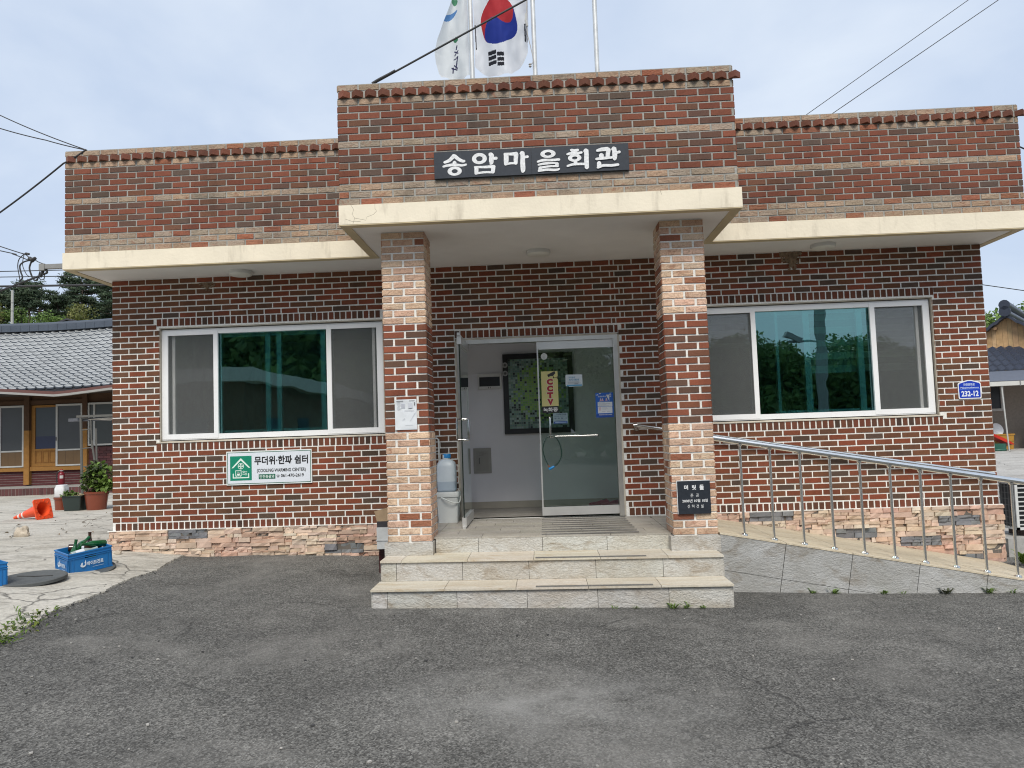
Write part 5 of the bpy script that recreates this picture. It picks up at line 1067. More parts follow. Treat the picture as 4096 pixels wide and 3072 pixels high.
# rock
def rock(x, y, s, label, seed, col):
    import bmesh
    bm = bmesh.new(); bmesh.ops.create_icosphere(bm, subdivisions=3, radius=1); me = bpy.data.meshes.new('rock')
    for v in bm.verts:
        d = v.co.copy(); k = .78 + .38 * mnoise.noise(d * 1.1 + Vector((seed, 0, 0))) + .16 * mnoise.noise(d * 2.6 + Vector((seed, 4, 0))); v.co = Vector((d.x * s[0] * k, d.y * s[1] * k, (max(d.z, -.45) + .4) * s[2] * k))
    bm.to_mesh(me); bm.free(); me.materials.append(col); o = bpy.data.objects.new('rock', me); o.location = (x, y, gz(x, y) + .01); COL.objects.link(o); return tag(o, label, 'rock')
M_ROCK = simple('rock', (.46, .40, .32), .9, var=.25, scale=9, bmp=.8, bscale=20)
rock(-2.1, 1.5, (.125, .10, .125), 'pale angular rock on the yard left of the blue crate', 3, M_ROCK); rock(.17, -.22, (.06, .05, .035), 'small flat grey stone beside the corner of the plinth', 8, M_ROCK); rock(-1.4, 3.3, (.09, .06, .03), 'thin stone flake on the yard behind the rock', 5, M_ROCK)
# planters
def leafy(name, C, rx, rz, n, size, parent, mats, seed, low=.15):
    mb = MB(); r = random.Random(seed)
    for _ in range(n):
        while True:
            p = Vector((r.uniform(-1, 1), r.uniform(-1, 1), r.uniform(-1, 1)))
            if p.length < 1 and (p.length > .45 or r.random() < .3) and mnoise.noise(p * 2.2 + Vector((seed, 0, 0))) > -.22: break
        p = Vector((C[0] + p.x * rx, C[1] + p.y * rx, C[2] + p.z * rz)); q = Matrix.Rotation(r.uniform(0, 6.3), 3, 'Z') @ Matrix.Rotation(r.uniform(-1, 1.0), 3, 'X'); L = size * r.uniform(.6, 1.3); w = L * .28; k = r.uniform(.55, 1.35)
        pts = [(0, 0, 0), (w, L * .35, L * .08), (w * .8, L * .7, L * .05), (0, L, -L * .1), (-w * .8, L * .7, L * .05), (-w, L * .35, L * .08)]
        mb.face([p + q @ Vector(a) for a in pts], (k, k, k * .9, 0), r.choice([0, 0, 1]) if len(mats) > 1 else 0)
    return mb.build(name, mats, parent)
TER = (.20, .05, .026, 0)
def pot(x, y, r0, r1, h, label, col=TER):
    z0 = gz(x, y) + .01; t = thing('plant_pot', label, 'plant pot', (x, y, z0), 'plant pots by the corner of the yard'); mb = MB(); T_ = Matrix.Translation((x, y, z0))
    mb.lathe([(0, .0), (r0, 0), (r1 - .012, h - .04), (r1, h - .04), (r1 + .006, h - .004), (r1 - .012, h), (r1 - .018, h - .03), (0, h - .035)], T_, 28, col, cols=[col] * 6 + [(.10, .07, .05, 0)]); smooth_mod(mb.build('pot', M_PLASTIC, t)); return t, z0
pot(-4.27, 5.72, .095, .12, .245, 'small brown pot under the white jar, leftmost of the pots'); t, zz = pot(-3.47, 5.55, .165, .215, .34, 'large brown pot with a leafy plant beside the dark planter'); pt_, _ = pot(-3.02, 5.95, .13, .17, .28, 'brown pot half hidden by the hall corner'); 
leafy('plant', (-3.55, 5.75, .86), .30, .30, 620, .11, t, [M_LEAF, M_DARKLEAF], 5); leafy('plant', (-3.62, 5.8, .98), .16, .24, 260, .10, t, [M_DARKLEAF, M_LEAF], 9); leafy('plant', (-3.33, 5.6, .74), .14, .13, 170, .10, t, [M_LEAF], 11); leafy('plant', (-3.0, 5.9, .66), .16, .1, 90, .08, pt_, [M_LEAF], 14)
z0 = gz(-3.85, 5.5) + .01; t = thing('planter', 'dark green square planter with dry weeds between the brown pots', 'planter', (-3.85, 5.5, z0)); mb = MB(); DGN = (.022, .035, .032, 0)
rlathe(mb, [(.155, .03, 0), (.185, .03, .26), (.198, .03, .262), (.198, .03, .285), (.18, .03, .285), (.175, .03, .25)], (-3.86, 5.56, z0), DGN, cap=False); mb.box(-4.03, -3.69, 5.39, 5.73, z0 + .24, z0 + .25, (.10, .08, .05, 0)); smooth_mod(mb.build('tub', M_PLASTIC, t))
leafy('plant', (-3.95, 5.5, .60), .15, .05, 110, .08, t, [M_LEAF], 21); 
mb = MB(); r = random.Random(4)
for _ in range(70):
    a = Vector((-3.86 + r.uniform(-.16, .16), 5.55 + r.uniform(-.15, .15), .58)); d = Vector((r.uniform(-1, 1), r.uniform(-1, 1), r.uniform(.1, .6))) * r.uniform(.05, .13); mb.tube([a, a + d * .6, a + d + Vector((0, 0, -.02))], .003, 4, (.42, .36, .22, 0))
mb.build('dry_stems', M_MATTE, t)
t = thing('plastic_jar', 'white plastic jar standing on the leftmost small brown pot', 'jar', (-4.23, 5.70, .555)); mb = MB(); rlathe(mb, [(.085, .03, 0), (.098, .035, .02), (.098, .035, .17), (.085, .035, .20), (.085, .035, .225), (.07, .03, .235)], (-4.25, 5.72, .552), (.66, .67, .68, 0), cap=True); smooth_mod(mb.build('body', M_PLASTIC, t)); mb = MB(); mb.tube(catmull([(-4.16, 5.63, .77), (-4.11, 5.6, .74), (-4.10, 5.6, .68), (-4.13, 5.62, .60)], 5), .004, 6, (.3, .3, .3, 0)); mb.build('handle', M_PLASTIC, t)
# ---------------------------------------------------------------- tiled house behind the yard
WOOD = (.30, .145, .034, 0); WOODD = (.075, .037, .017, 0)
hs = thing('tiled_house', 'old house with grey tiled roof and orange timber doors behind the yard', 'house', (-9, 12, .5))
M_ROOFT = simple('grey_roof_tile', (.34, .35, .35), .5, 0., var=.14, scale=1.6, spec=.5, dirt=((.22, .23, .23), 2.2, .62)); M_RIDGE = simple('dark_ridge', (.060, .075, .10), .45, var=.15, scale=3)
xa, xb = -20., -4.2; nt = int((xb - xa) / .245); NR = 19
zr = lambda x: 5.10 + .010 * (x + 10.4) ** 2 * (.6 if x < -10 else 1.0); ze = lambda x: 3.02 + .004 * (x + 9) ** 2
prof = [(.0, .030), (.07, .036), (.15, .022), (.22, .0), (.45, -.003), (.90, .0), (.95, .016)]
mb = MB(); cols_ = [(xa + (k + f) * .245, h) for k in range(nt) for f, h in prof]
for r_ in range(NR):
    v0, v1 = r_ / NR, (r_ + 1) / NR; ring_ = []
    for v, lift in ((v0, .030), (v1, .002)):
        ln = []
        for x, h in cols_:
            sagv = -.16 * math.sin(math.pi * v) ; y = 10.5 + 3.8 * v; z = ze(x) + (zr(x) - ze(x)) * v + sagv; ln.append((x, y - .3 * (h + lift), z + h + lift))
        ring_.append(ln)
    for k in range(len(cols_) - 1): mb.face((ring_[0][k], ring_[0][k + 1], ring_[1][k + 1], ring_[1][k]))
    for k in range(len(cols_) - 1):
        a, b = ring_[0][k], ring_[0][k + 1]; mb.face(((a[0], a[1] + .01, a[2] - .040), (b[0], b[1] + .01, b[2] - .040), b, a), m=1)
mb.grid(lambda u, v: (xa + (xb - xa) * u, 14.3 + 3.8 * v, zr(xa + (xb - xa) * u) + (3.0 - zr(xa + (xb - xa) * u)) * v), 20, 6)
mb.build('roof', [M_ROOFT, M_RIDGE], hs)
mb = MB(); px = fr(xa, xb, 54)
for a, b in zip(px, px[1:]):
    mb.hexa([(x, y, zr(x) + z) for z, y2 in ((.0, 0), (.19, 0)) for x, y in ((a + .004, 14.12), (b - .004, 14.12), (b - .004, 14.45), (a + .004, 14.45))])
mb.tube([(x, 14.28, zr(x) + .19) for x in px], .09, 10); mb.build('ridge', M_RIDGE, hs)
mb = MB(); mb.grid(lambda u, v: (xa + (xb - xa) * u, 10.52, ze(xa + (xb - xa) * u) - .12 + .12 * v), 30, 1, col=(.03, .032, .04, 0)); mb.grid(lambda u, v: (xa + (xb - xa) * u, 10.52 + 1.3 * v, ze(xa + (xb - xa) * u) - .12 + .04 * v), 30, 1, col=(.05, .035, .025, 0)); mb.build('eave_board', M_MATTE, hs)
gut = lambda x: lerp_tab([(-20, 2.98), (-8.86, 2.93), (-7.36, 2.80), (-5.92, 2.93), (-4.2, 3.0)], x)
mb = MB(); gx = fr(xa, xb, 44)
for a, b in zip(gx, gx[1:]):
    mb.hexa([(x, y, gut(x) + z) for z in (0, .055) for x, y in ((a, 10.36), (b, 10.36), (b, 10.48), (a, 10.48))], (.30, .295, .28, 0)); mb.hexa([(x, y, gut(x) + z) for z in (.056, .13) for x, y in ((a, 10.40), (b, 10.40), (b, 10.46), (a, 10.46))], (.12, .05, .042, 0))
mb.build('gutter', M_PAINT, hs)
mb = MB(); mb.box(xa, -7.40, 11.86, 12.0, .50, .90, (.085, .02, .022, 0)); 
for k in range(5): mb.box(xa, -7.53, 11.852, 11.86, .555 + .067 * k, .562 + .067 * k, (.26, .22, .21, 0))
mb.box(-7.40, -3.5, 11.83, 12.0, .50, 1.50, (.09, .035, .035, 0)); rb = random.Random(2)
for k in range(14):
    z = .505 + .067 * k; x = -7.40 + (.1 if k % 2 else 0)
    while x < -3.6: mb.box(x + .006, x + .20, 11.815 + rb.uniform(-.004, .004), 11.83, z + .006, z + .062, jit((.085, .03, .032), .25, rb) + (0,)); x += .206
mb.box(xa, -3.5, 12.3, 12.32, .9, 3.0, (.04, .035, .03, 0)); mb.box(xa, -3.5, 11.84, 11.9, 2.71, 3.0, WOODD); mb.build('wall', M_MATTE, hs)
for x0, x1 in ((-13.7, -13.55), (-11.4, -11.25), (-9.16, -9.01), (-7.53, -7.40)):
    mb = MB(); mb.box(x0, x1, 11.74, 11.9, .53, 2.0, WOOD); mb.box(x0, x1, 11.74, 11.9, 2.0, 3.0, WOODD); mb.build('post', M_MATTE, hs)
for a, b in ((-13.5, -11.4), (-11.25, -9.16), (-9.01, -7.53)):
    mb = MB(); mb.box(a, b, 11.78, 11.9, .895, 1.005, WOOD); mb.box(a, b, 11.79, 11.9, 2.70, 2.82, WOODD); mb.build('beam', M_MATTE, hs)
AL = (.46, .46, .44, 0); M_SCR2 = simple('dark_screen', (1, 1, 1), .35, use_attr=True, var=.05)
def screen_door(x0, x1, name='screen_door'):
    mb = MB(); bars(mb, x0, x1, 1.01, 2.69, 11.76, 11.80, (.05, .045, .04, .05)); mb.box(x0 + .05, x1 - .045, 11.765, 11.80, 1.425, 1.465); mb.c = [AL] * len(mb.c); d = mb.build(name, M_PAINT, hs)
    mb = MB(); mb.box(x0 + .05, x1 - .045, 11.78, 11.785, 1.465, 2.64, (.045, .05, .055, 0)); mb.box(x0 + .05, x1 - .045, 11.78, 11.785, 1.05, 1.425, (.13, .075, .03, 0))
    for k in (1, 2): mb.box(x0 + .05 + k * (x1 - x0 - .1) / 3 - .004, x0 + .05 + k * (x1 - x0 - .1) / 3 + .004, 11.778, 11.78, 1.06, 1.41, (.07, .04, .018, 0))
    mb.build('screen', M_SCR2, d); mb = MB(); mb.box(x0 + .012, x0 + .026, 11.745, 11.76, 1.70, 1.80, (.02, .02, .02, 0)); mb.build('handle', M_PAINT, d)
screen_door(-9.865, -9.175); screen_door(-8.279, -7.54); screen_door(-11.2, -10.5)
mb = MB(); bars(mb, -9.0, -8.28, 1.01, 2.68, 11.83, 11.87, (.10, .03, .09, .06)); mb.box(-8.90, -8.31, 11.835, 11.87, 1.44, 1.49); mb.box(-8.90, -8.31, 11.85, 11.86, 1.09, 1.45)
mb.c = [WOOD] * len(mb.c); d = mb.build('timber_door', M_MATTE, hs)
mb = MB()
for k in range(3): bars(mb, -8.895 + .195 * k, -8.72 + .195 * k, 1.11, 1.43, 11.838, 11.85, .02)
mb.c = [(.25, .11, .025, 0)] * len(mb.c); mb.build('panel_moulding', M_MATTE, d)
mb = MB(); mb.box(-8.90, -8.31, 11.852, 11.858, 1.49, 2.62, (.035, .048, .06, 0)); mb.box(-8.90, -8.31, 11.850, 11.852, 1.49, 1.83, (.012, .02, .06, 0)); mb.build('pane', M_SCR2, d)
mb = MB(); bars(mb, -7.385, -5.2, 1.53, 2.70, 11.76, 11.82, (.04, .04, .045, .05)); mb.box(-7.235, -7.19, 11.765, 11.82, 1.57, 2.66); mb.box(-6.2, -6.15, 11.765, 11.82, 1.57, 2.66); mb.c = [AL] * len(mb.c); w_ = mb.build('window', M_PAINT, hs)
mb = MB(); mb.box(-7.345, -5.24, 11.79, 11.795, 1.57, 2.66, (.042, .05, .05, 0)); mb.build('pane', M_SCR2, w_)
st = thing('house_platform', 'raised pebble platform with soldier brick edge below the timber doors', 'platform', (-9, 11, .3))
M_PEB = simple('pebbles', (.30, .29, .275), .85, var=.3, scale=20, bmp=1., bscale=24)
mb = MB(); mb.box(-20, -3.5, 10.64, 11.86, .2, .495); mb.build('top', M_PEB, st)
mb = MB(); rb = random.Random(6); x = -20
while x < -3.6: mb.box(x + .006, x + .085, 10.605 + rb.uniform(-.004, .004), 10.64, .29, .488, jit((.095, .035, .035), .22, rb) + (0,)); x += .092
mb.box(-20, -3.5, 10.615, 10.639, .2, .486, (.28, .26, .24, 0)); mb.build('brick_edge', M_MATTE, st)
t = thing('fire_extinguisher', 'red fire extinguisher on the platform under the timber doors', 'fire extinguisher', (-7.9, 11.45, .5)); T_ = Matrix.Translation((-7.90, 11.42, .497))
mb = MB(); mb.lathe([(0, 0), (.07, 0), (.078, .015), (.078, .30), (.06, .345), (.025, .365), (.022, .385), (0, .385)], T_, 24, (.17, .010, .02, 0)); smooth_mod(mb.build('cylinder', M_PLASTIC, t)); mb = MB(); mb.grid(lambda u, v: (-7.90 + .0795 * math.cos(-1.5 + 1.1 * u), 11.42 + .0795 * math.sin(-1.5 + 1.1 * u), .497 + .19 + .08 * v), 6, 1, col=(.5, .5, .48, 0)); mb.build('paper_label', M_PRINT, t)
mb = MB(); mb.box(-7.94, -7.85, 11.40, 11.44, .88, .90, (.35, .35, .35, 0)); mb.box(-7.93, -7.87, 11.405, 11.435, .905, .925, (.3, .02, .03, 0)); mb.tube(catmull([(-7.93, 11.41, .885), (-7.985, 11.38, .84), (-7.99, 11.36, .7), (-7.975, 11.35, .58)], 5), .012, 8, (.02, .02, .02, 0)); mb.build('valve', M_PLASTIC, t)
t = thing('metal_rack', 'rusty grey pipe rack with rungs and clothes bars beside the hall corner', 'rack', (-5.2, 8, .3)); GM = (.11, .108, .10, 0)
mb = MB()
def rt(p, q, r): mb.tube([p, q], r, 8, GM)
rt((-5.24, 8, .3), (-5.275, 8, 2.17), .028); rt((-5.06, 8.02, 2.12), (-5.04, 8.02, 1.45), .016); rt((-5.04, 8.02, 1.64), (-4.95, 8.02, 1.02), .022); rt((-4.96, 8.05, 1.9), (-4.93, 8.05, .3), .02)
for z in (2.12, 1.87, 1.46, 1.06): rt((-5.25, 8, z), (-5.04, 8.02, z + .02), .011)
mb.box(-5.36, -4.2, 7.97, 8.0, 2.15, 2.20, GM); mb.box(-5.58, -4.2, 8.03, 8.10, 2.07, 2.14, (.10, .105, .12, 0))
for k in range(4): mb.tube([(-5.1, 8.0 + .01 * k, 2.10), (-4.6, 8, 2.13 - .02 * k), (-4.2, 8, 2.12 + .012 * k)], .006, 6, (.35, .33, .3, 0))
smooth_mod(mb.build('frame', M_MATTE, t))
mb = MB(); mb.tube(catmull([(-4.1, 8.3, .55), (-4.1, 8.3, 1.15), (-4.09, 8.3, 1.24), (-4.02, 8.3, 1.27), (-3.6, 8.3, 1.27)], 5), .016, 8, (.03, .14, .36, 0)); mb.tube([(-4.09, 8.3, .92), (-3.6, 8.3, .92)], .016, 8, (.03, .14, .36, 0)); mb.tube([(-3.6, 8.3, 1.27), (-3.6, 8.3, .3)], .016, 8, (.03, .14, .36, 0)); mb.tube([(-4.1, 8.3, .56), (-4.1, 8.3, .3)], .016, 8, (.03, .14, .36, 0))
tag(smooth_mod(mb.build('pipe_stand', M_PLASTIC)), 'bent blue pipe stand behind the potted plants by the hall corner', 'stand')
# ---------------------------------------------------------------- trees
def pine_mesh(seed, h, spread):
    r = random.Random(seed); tr = MB(); cr = MB(); pts = [(0, 0, 0)]; x = y = 0
    for k in range(1, 7): x += r.uniform(-.25, .25); y += r.uniform(-.2, .2); pts.append((x, y, h * k / 6.5))
    tr.tube(pts, .2, 7, rs=[.26, .22, .19, .15, .12, .08, .04])
    nb = 30
    for b in range(nb):
        u = r.uniform(.22, 1.0); base = Vector(pts[min(6, int(u * 6))]); base.z = h * .92 * u; a = r.uniform(0, 6.28); L = spread * (1.15 - u * .72) * r.uniform(.5, 1.1); tip = base + Vector((math.cos(a) * L, math.sin(a) * L, L * r.uniform(-.05, .35)))
        tr.tube([base, (base + tip) / 2 + Vector((0, 0, -.05 * L)), tip], .05, 4, rs=[.07, .045, .015])
        for c in range(r.randint(3, 5)):
            f = .45 + .6 * c / 4; cc = base.lerp(tip, f) + Vector((r.uniform(-.3, .3), r.uniform(-.3, .3), r.uniform(.05, .3))); s = r.uniform(.45, .85)
            for q in range(46):
                d = Vector((r.gauss(0, 1), r.gauss(0, 1), abs(r.gauss(0, .55)))).normalized(); p = cc + Vector((d.x * s, d.y * s, d.z * s * .55)) * r.uniform(.25, 1); t_ = Vector((r.gauss(0, 1), r.gauss(0, 1), r.gauss(.3, .6))).normalized(); w = t_.cross(d).normalized() * r.uniform(.035, .07); k = r.uniform(.5, 1.5); t_ *= r.uniform(.18, .36)
                cr.face((p - w, p + w, p + t_ + w * .2, p + t_ - w * .2), (k, k, k, 0))
    return tr, cr
def broad_mesh(seed, h, spread, n=2600, leaf=.22):
    r = random.Random(seed); tr = MB(); cr = MB(); tr.tube([(0, 0, 0), (.1, 0, h * .25), (.05, .1, h * .5), (.15, 0, h * .8)], .2, 8, rs=[.24, .19, .14, .05])
    blobs = []
    for b in range(13):
        a = r.uniform(0, 6.28); q = spread * r.uniform(.1, .8); c = Vector((math.cos(a) * q, math.sin(a) * q, h * r.uniform(.38, .92))); blobs.append((c, spread * r.uniform(.28, .5))); tr.tube([(.08, 0, h * .35), (Vector((.08, 0, h * .35)) + c) / 2, c], .05, 4, rs=[.08, .05, .02])
    for _ in range(n):
        c, s = r.choice(blobs); d = Vector((r.gauss(0, 1), r.gauss(0, 1), r.gauss(0, 1))).normalized(); p = c + d * s * r.uniform(.55, 1.05); p.z = c.z + (p.z - c.z) * .8; e = Vector((r.gauss(0, 1), r.gauss(0, 1), r.gauss(0, 1))).normalized(); f = e.cross(d).normalized(); L = leaf * r.uniform(.6, 1.3); k = r.uniform(.55, 1.4)
        cr.face((p - e * L * .5, p + f * L * .32, p + e * L * .5, p - f * L * .32), (k, k, k, 0))
    return tr, cr
def tree(name, mesh, mats, x, y, z, s, rz, label, group, cache={}):
    key = id(mesh); M = Matrix.Translation((x, y, z)) @ Matrix.Rotation(rz, 4, 'Z') @ Matrix.Diagonal((s, s, s, 1))
    if key not in cache:
        t = thing(name, label, 'tree', (0, 0, 0), group); a = mesh[0].build('trunk', M_BARK, t); b = mesh[1].build('crown', mats, t); cache[key] = (mesh, t); t.matrix_world = M; return t
    src = cache[key][1]; c = src.copy(); COL.objects.link(c); c.matrix_world = M; c['label'] = label; c.name = name
    for ch in src.children: k = ch.copy(); COL.objects.link(k); k.parent = c
    return c
pines = [pine_mesh(s, 9.5, 3.3) for s in (11, 12, 13, 14)]
gp = 'pines on the rise behind the tiled house'
PL = [(-47.0, 58, 9.6, 'broad dark pine furthest left behind the concrete pole'), (-44.0, 55, 9.4, 'dark pine whose top reaches above the black cable at far left'), (-43.4, 61, 8.4, 'pine with a low top right of the concrete pole'), (-41.3, 60, 8.5, 'pine with a small pointed top between the pole and the round topped pine'), (-40.0, 57, 7.9, 'round topped pine in the middle of the pine row'), (-38.6, 62, 8.2, 'narrow pine just left of the tallest pine'), (-37.3, 60, 9.4, 'tallest pine standing above the black cable'), (-36.0, 58, 7.4, 'low pine right of the tallest pine'), (-34.6, 60, 8.0, 'pine whose top meets the hall corner'), (-33.0, 58, 8.6, 'pine partly hidden behind the brick hall'), (-45.8, 64, 8.6, 'pine set back behind the far left pines'), (-39.3, 66, 8.0, 'pine set back behind the middle of the row'), (-42.4, 57, 7.3, 'dense low pine just right of the concrete pole'), (-40.7, 63, 7.6, 'low pine between the round topped pine and the pole side pine'), (-38.0, 58, 7.2, 'low pine in front of the tallest pine'), (-35.2, 62, 7.3, 'low pine between the tallest pine and the hall corner'), (-36.8, 65, 7.6, 'pine set back behind the tallest pine'), (-44.8, 60, 8.0, 'pine filling the gap beside the concrete pole'), (-33.9, 64, 7.4, 'pine set back beside the hall corner')]
for k, (x, y, h, lab) in enumerate(PL): tree('pine_tree', pines[k % 4], M_PINE, x, y, gz(x, y) - .4, h / 9.5, k * 1.7, lab, gp)
M_YELLOWLEAF = leaf_mat('yellow_green_leaves', (.13, .15, .04), (.17, .17, .055)); bl = broad_mesh(31, 5.2, 2.4, 2400, .24); bl2 = broad_mesh(33, 6.0, 2.3, 2200, .22); bl3 = broad_mesh(37, 6.2, 3.0, 3600, .26)
gb = 'leafy trees below the pines'
E2 = [(bl, M_YELLOWLEAF, -41.5, 52, 8.2, 1.0, 'yellow green bushy tree right of the concrete pole'), (bl2, M_LEAF, -38.0, 54, 8.4, .85, 'fresh green tree below the round topped pine'), (bl, M_YELLOWLEAF, -33.6, 54, 8.6, .95, 'yellow green bushy tree beside the hall corner'), (bl2, M_LEAF, -35.3, 52, 7.8, .8, 'fresh green tree above the small dark roof'), (bl2, M_LEAF, -44.5, 52, 8., .9, 'dark green bushy tree left of the concrete pole')]
for me, m_, x, y, z, s, lab in E2: tree('leafy_tree', me, m_, x, y, z, s, x, lab, gb)
tree('leafy_tree', bl3, M_LEAF, 27.4, 31, .95, 1.0, .4, 'green tree between the hall and the navy roofed house', 'leafy trees right of the hall'); tree('leafy_tree', bl3, M_LEAF, 33.5, 36, .5, .95, 1.4, 'green tree behind the navy roofed house', 'leafy trees right of the hall')
t = thing('utility_pole', 'pale concrete utility pole standing before the pines', 'utility pole', (-33.0, 45, 4)); mb = MB(); mb.tube([(-33.02, 45, 3.5), (-33.0, 45, 13.04)], .12, 14, (.40, .40, .38, 0), rs=[.135, .085]); 
for z in (12.1, 11.5): mb.tube([(-33.0, 45, z), (-33.0, 45, z + .05)], .10, 14, (.2, .2, .2, 0))
smooth_mod(mb.build('pole', M_MATTE, t))
t = thing('distant_house', 'small dark gabled roof peeping above the tiled ridge', 'house', (-25.2, 40, 6)); mb = MB(); DRf = (.045, .045, .055, 0)
mb.hexa(((-27.2, 39, 9.02), (-25.2, 39, 9.69), (-25.2, 43, 9.69), (-27.2, 43, 9.02), (-27.2, 39, 9.12), (-25.2, 39, 9.80), (-25.2, 43, 9.80), (-27.2, 43, 9.12)), DRf); mb.hexa(((-25.2, 39, 9.69), (-23.2, 39, 9.05), (-23.2, 43, 9.05), (-25.2, 43, 9.69), (-25.2, 39, 9.80), (-23.2, 39, 9.15), (-23.2, 43, 9.15), (-25.2, 43, 9.80)), DRf); mb.build('roof', M_MATTE, t)
mb = MB(); mb.hexa(((-26.8, 39.3, 4), (-23.6, 39.3, 4), (-23.6, 42.7, 4), (-26.8, 42.7, 4), (-26.8, 39.3, 9.1), (-23.6, 39.3, 9.1), (-23.6, 42.7, 9.1), (-26.8, 42.7, 9.1)), (.12, .10, .09, 0)); mb.prism([(-26.8, 9.1), (-23.6, 9.1), (-25.2, 9.66)], Matrix.Translation((0, 39.4, 0)) @ FRONT, .05, (.12, .10, .09, 0)); mb.build('wall', M_MATTE, t)
# ---------------------------------------------------------------- right side: air conditioner, neighbour's house
t = thing('air_conditioner', 'white outdoor air conditioner unit beside the right end of the hall', 'air conditioner', (10.7, .5, .1)); x0, x1, y0, y1, z0, z1 = 10.33, 11.18, .35, .66, .17, .715; WHC = (.60, .61, .60, 0)
mb = MB(); mb.box(x0, x1, y0, y1, z1 - .03, z1, WHC); mb.box(x0, x1, y0, y1, z0, z0 + .03, WHC); mb.box(x0, x0 + .03, y0, y0 + .02, z0, z1, WHC); mb.box(x1 - .03, x1, y0, y1, z0, z1, WHC); mb.box(x0, x1, y1 - .01, y1, z0, z1, WHC)
mb.box(x0 + .03, x1 - .03, y0 + .03, y0 + .035, z0 + .03, z1 - .03, (.03, .032, .034, 0)); mb.build('casing', M_PLASTIC, t)
mb = MB()
for k in range(9): mb.box(x0 + .03, x1 - .03, y0, y0 + .012, z0 + .055 + .052 * k, z0 + .067 + .052 * k, WHC)
mb.build('louvre', M_PLASTIC, t)
mb = MB(); mb.box(x0 + .008, x0 + .014, y0 + .03, y1 - .012, z0 + .03, z1 - .03, (.035, .036, .038, 0))
for k in range(7): mb.box(x0 - .004, x0 + .004, y0 + .02, y1, z0 + .06 + .07 * k, z0 + .066 + .07 * k, (.12, .12, .125, 0))
for k in range(4): mb.box(x0 - .005, x0 + .003, y0 + .06 + .065 * k, y0 + .065 + .065 * k, z0 + .02, z1 - .02, (.12, .12, .125, 0))
mb.build('side_grille', M_PLASTIC, t)
for x in (10.42, 11.05): mb = MB(); mb.box(x, x + .09, .33, .68, .095, .17, (.07, .05, .045, 0)); mb.build('foot', M_MATTE, t)
mb = MB(); mb.box(10.14, 11.6, .22, .85, -.3, .097, (.36, .355, .34, 0)); tag(mb.build('concrete_plinth', M_MATTE), 'low concrete block carrying the air conditioner', 'plinth')
nh = thing('navy_roof_house', 'house with navy tiled roof and timber plank gable right of the hall', 'house', (19.1, 15, .5)); NAVY = (.028, .035, .055)
M_NAVY = simple('navy_tile', NAVY, .4, var=.15, scale=3); M_PLANK = simple('planks', (1, 1, 1), .7, use_attr=True, var=.25, scale=7, dirt=((.16, .09, .05), 6, .68, (3, 3, .6)))
G = Vector((19.15, 15, 0)); ux, uy = Vector((.86, -.51, 0)), Vector((.62, .785, 0))     # across the gable, along the ridge
def gp_(a, b, z): q = G + ux * a + uy * b; return (q.x, q.y, z)
hz = lambda a: 4.47 - .78 * abs(a) + .10 * a * a
mb = MB(); a = -1.5
while a < 2.2:
    b = min(a + rnd.uniform(.10, .17), 2.2); c = jit(rnd.choice([(.42, .27, .13), (.46, .31, .16), (.36, .23, .115)]), .1); mb.hexa([gp_(p, q, z) for z, p, q in ((3.40, a, 0), (3.40, b - .006, 0), (3.40, b - .006, .03), (3.40, a, .03), (hz(a), a, 0), (hz(b), b - .006, 0), (hz(b), b - .006, .03), (hz(a), a, .03))], c + (0,)); a = b
mb.build('gable', M_PLANK, nh)
mb = MB(); n = 30
for sgn in (-1, 1):
    for k in range(n):
        p, q = sgn * k * 2.4 / n, sgn * (k + 1) * 2.4 / n; f = lambda s_: hz(s_) + .03 * (abs(math.sin(s_ * 13)))
        for b0, b1 in ((-.28, 6.),): mb.hexa([gp_(s_, bb, f(s_) + dz) for dz in (-.045, .05) for s_, bb in ((p, b0), (q, b0), (q, b1), (p, b1))])
mb.tube([gp_(0, -.30, 4.56), gp_(0, 6, 4.62)], .12, 10); mb.tube([gp_(0, -.36, 4.60), gp_(0, -.3, 4.60)], .16, 12); mb.tube([gp_(0, -.30, 4.80), gp_(0, 6, 4.84)], .12, 10, rs=[.145, .11]); mb.tube([gp_(0, -.36, 4.80), gp_(0, -.30, 4.80)], .15, 12)
smooth_mod(mb.build('roof', M_NAVY, nh))
mb = MB()
for k in range(4): mb.tube([gp_(-.3 - .34 * k, -.2, hz(.3 + .34 * k) - .12), gp_(-.3 - .34 * k, .02, hz(.3 + .34 * k) - .12)], .05, 8, (.25, .15, .08, 0))
mb.build('purlin', M_MATTE, nh)
mb = MB(); nx_ = 26
for r_ in range(5):
    for k in range(nx_ * 4):
        q0, q1 = 16.9 + k * .19 / 4 * 1.3, 16.9 + (k + 1) * .19 / 4 * 1.3; v0, v1 = r_ / 5, (r_ + 1) / 5; w = lambda s_: .028 * math.cos((s_ - 16.9) / .247 * 6.283)
        f = lambda s_, v, l: (s_, 14.95 - 1.0 * (1 - v), 2.80 + .76 * v + w(s_) + l + .018 * (s_ - 19))
        mb.face((f(q0, v0, .03), f(q1, v0, .03), f(q1, v1, 0), f(q0, v1, 0))); mb.face((f(q0, v0, -.02), f(q1, v0, -.02), f(q1, v0, .03), f(q0, v0, .03)))
mb.build('lower_roof', M_NAVY, nh, smooth=True)
mb = MB(); mb.hexa(((16.9, 13.4, 2.44), (24, 13.4, 2.49), (24, 13.97, 2.82), (16.9, 13.97, 2.74), (16.9, 13.4, 2.46), (24, 13.4, 2.51), (24, 13.97, 2.84), (16.9, 13.97, 2.76)), (.10, .115, .15, 0)); mb.build('awning', M_PAINT, nh)
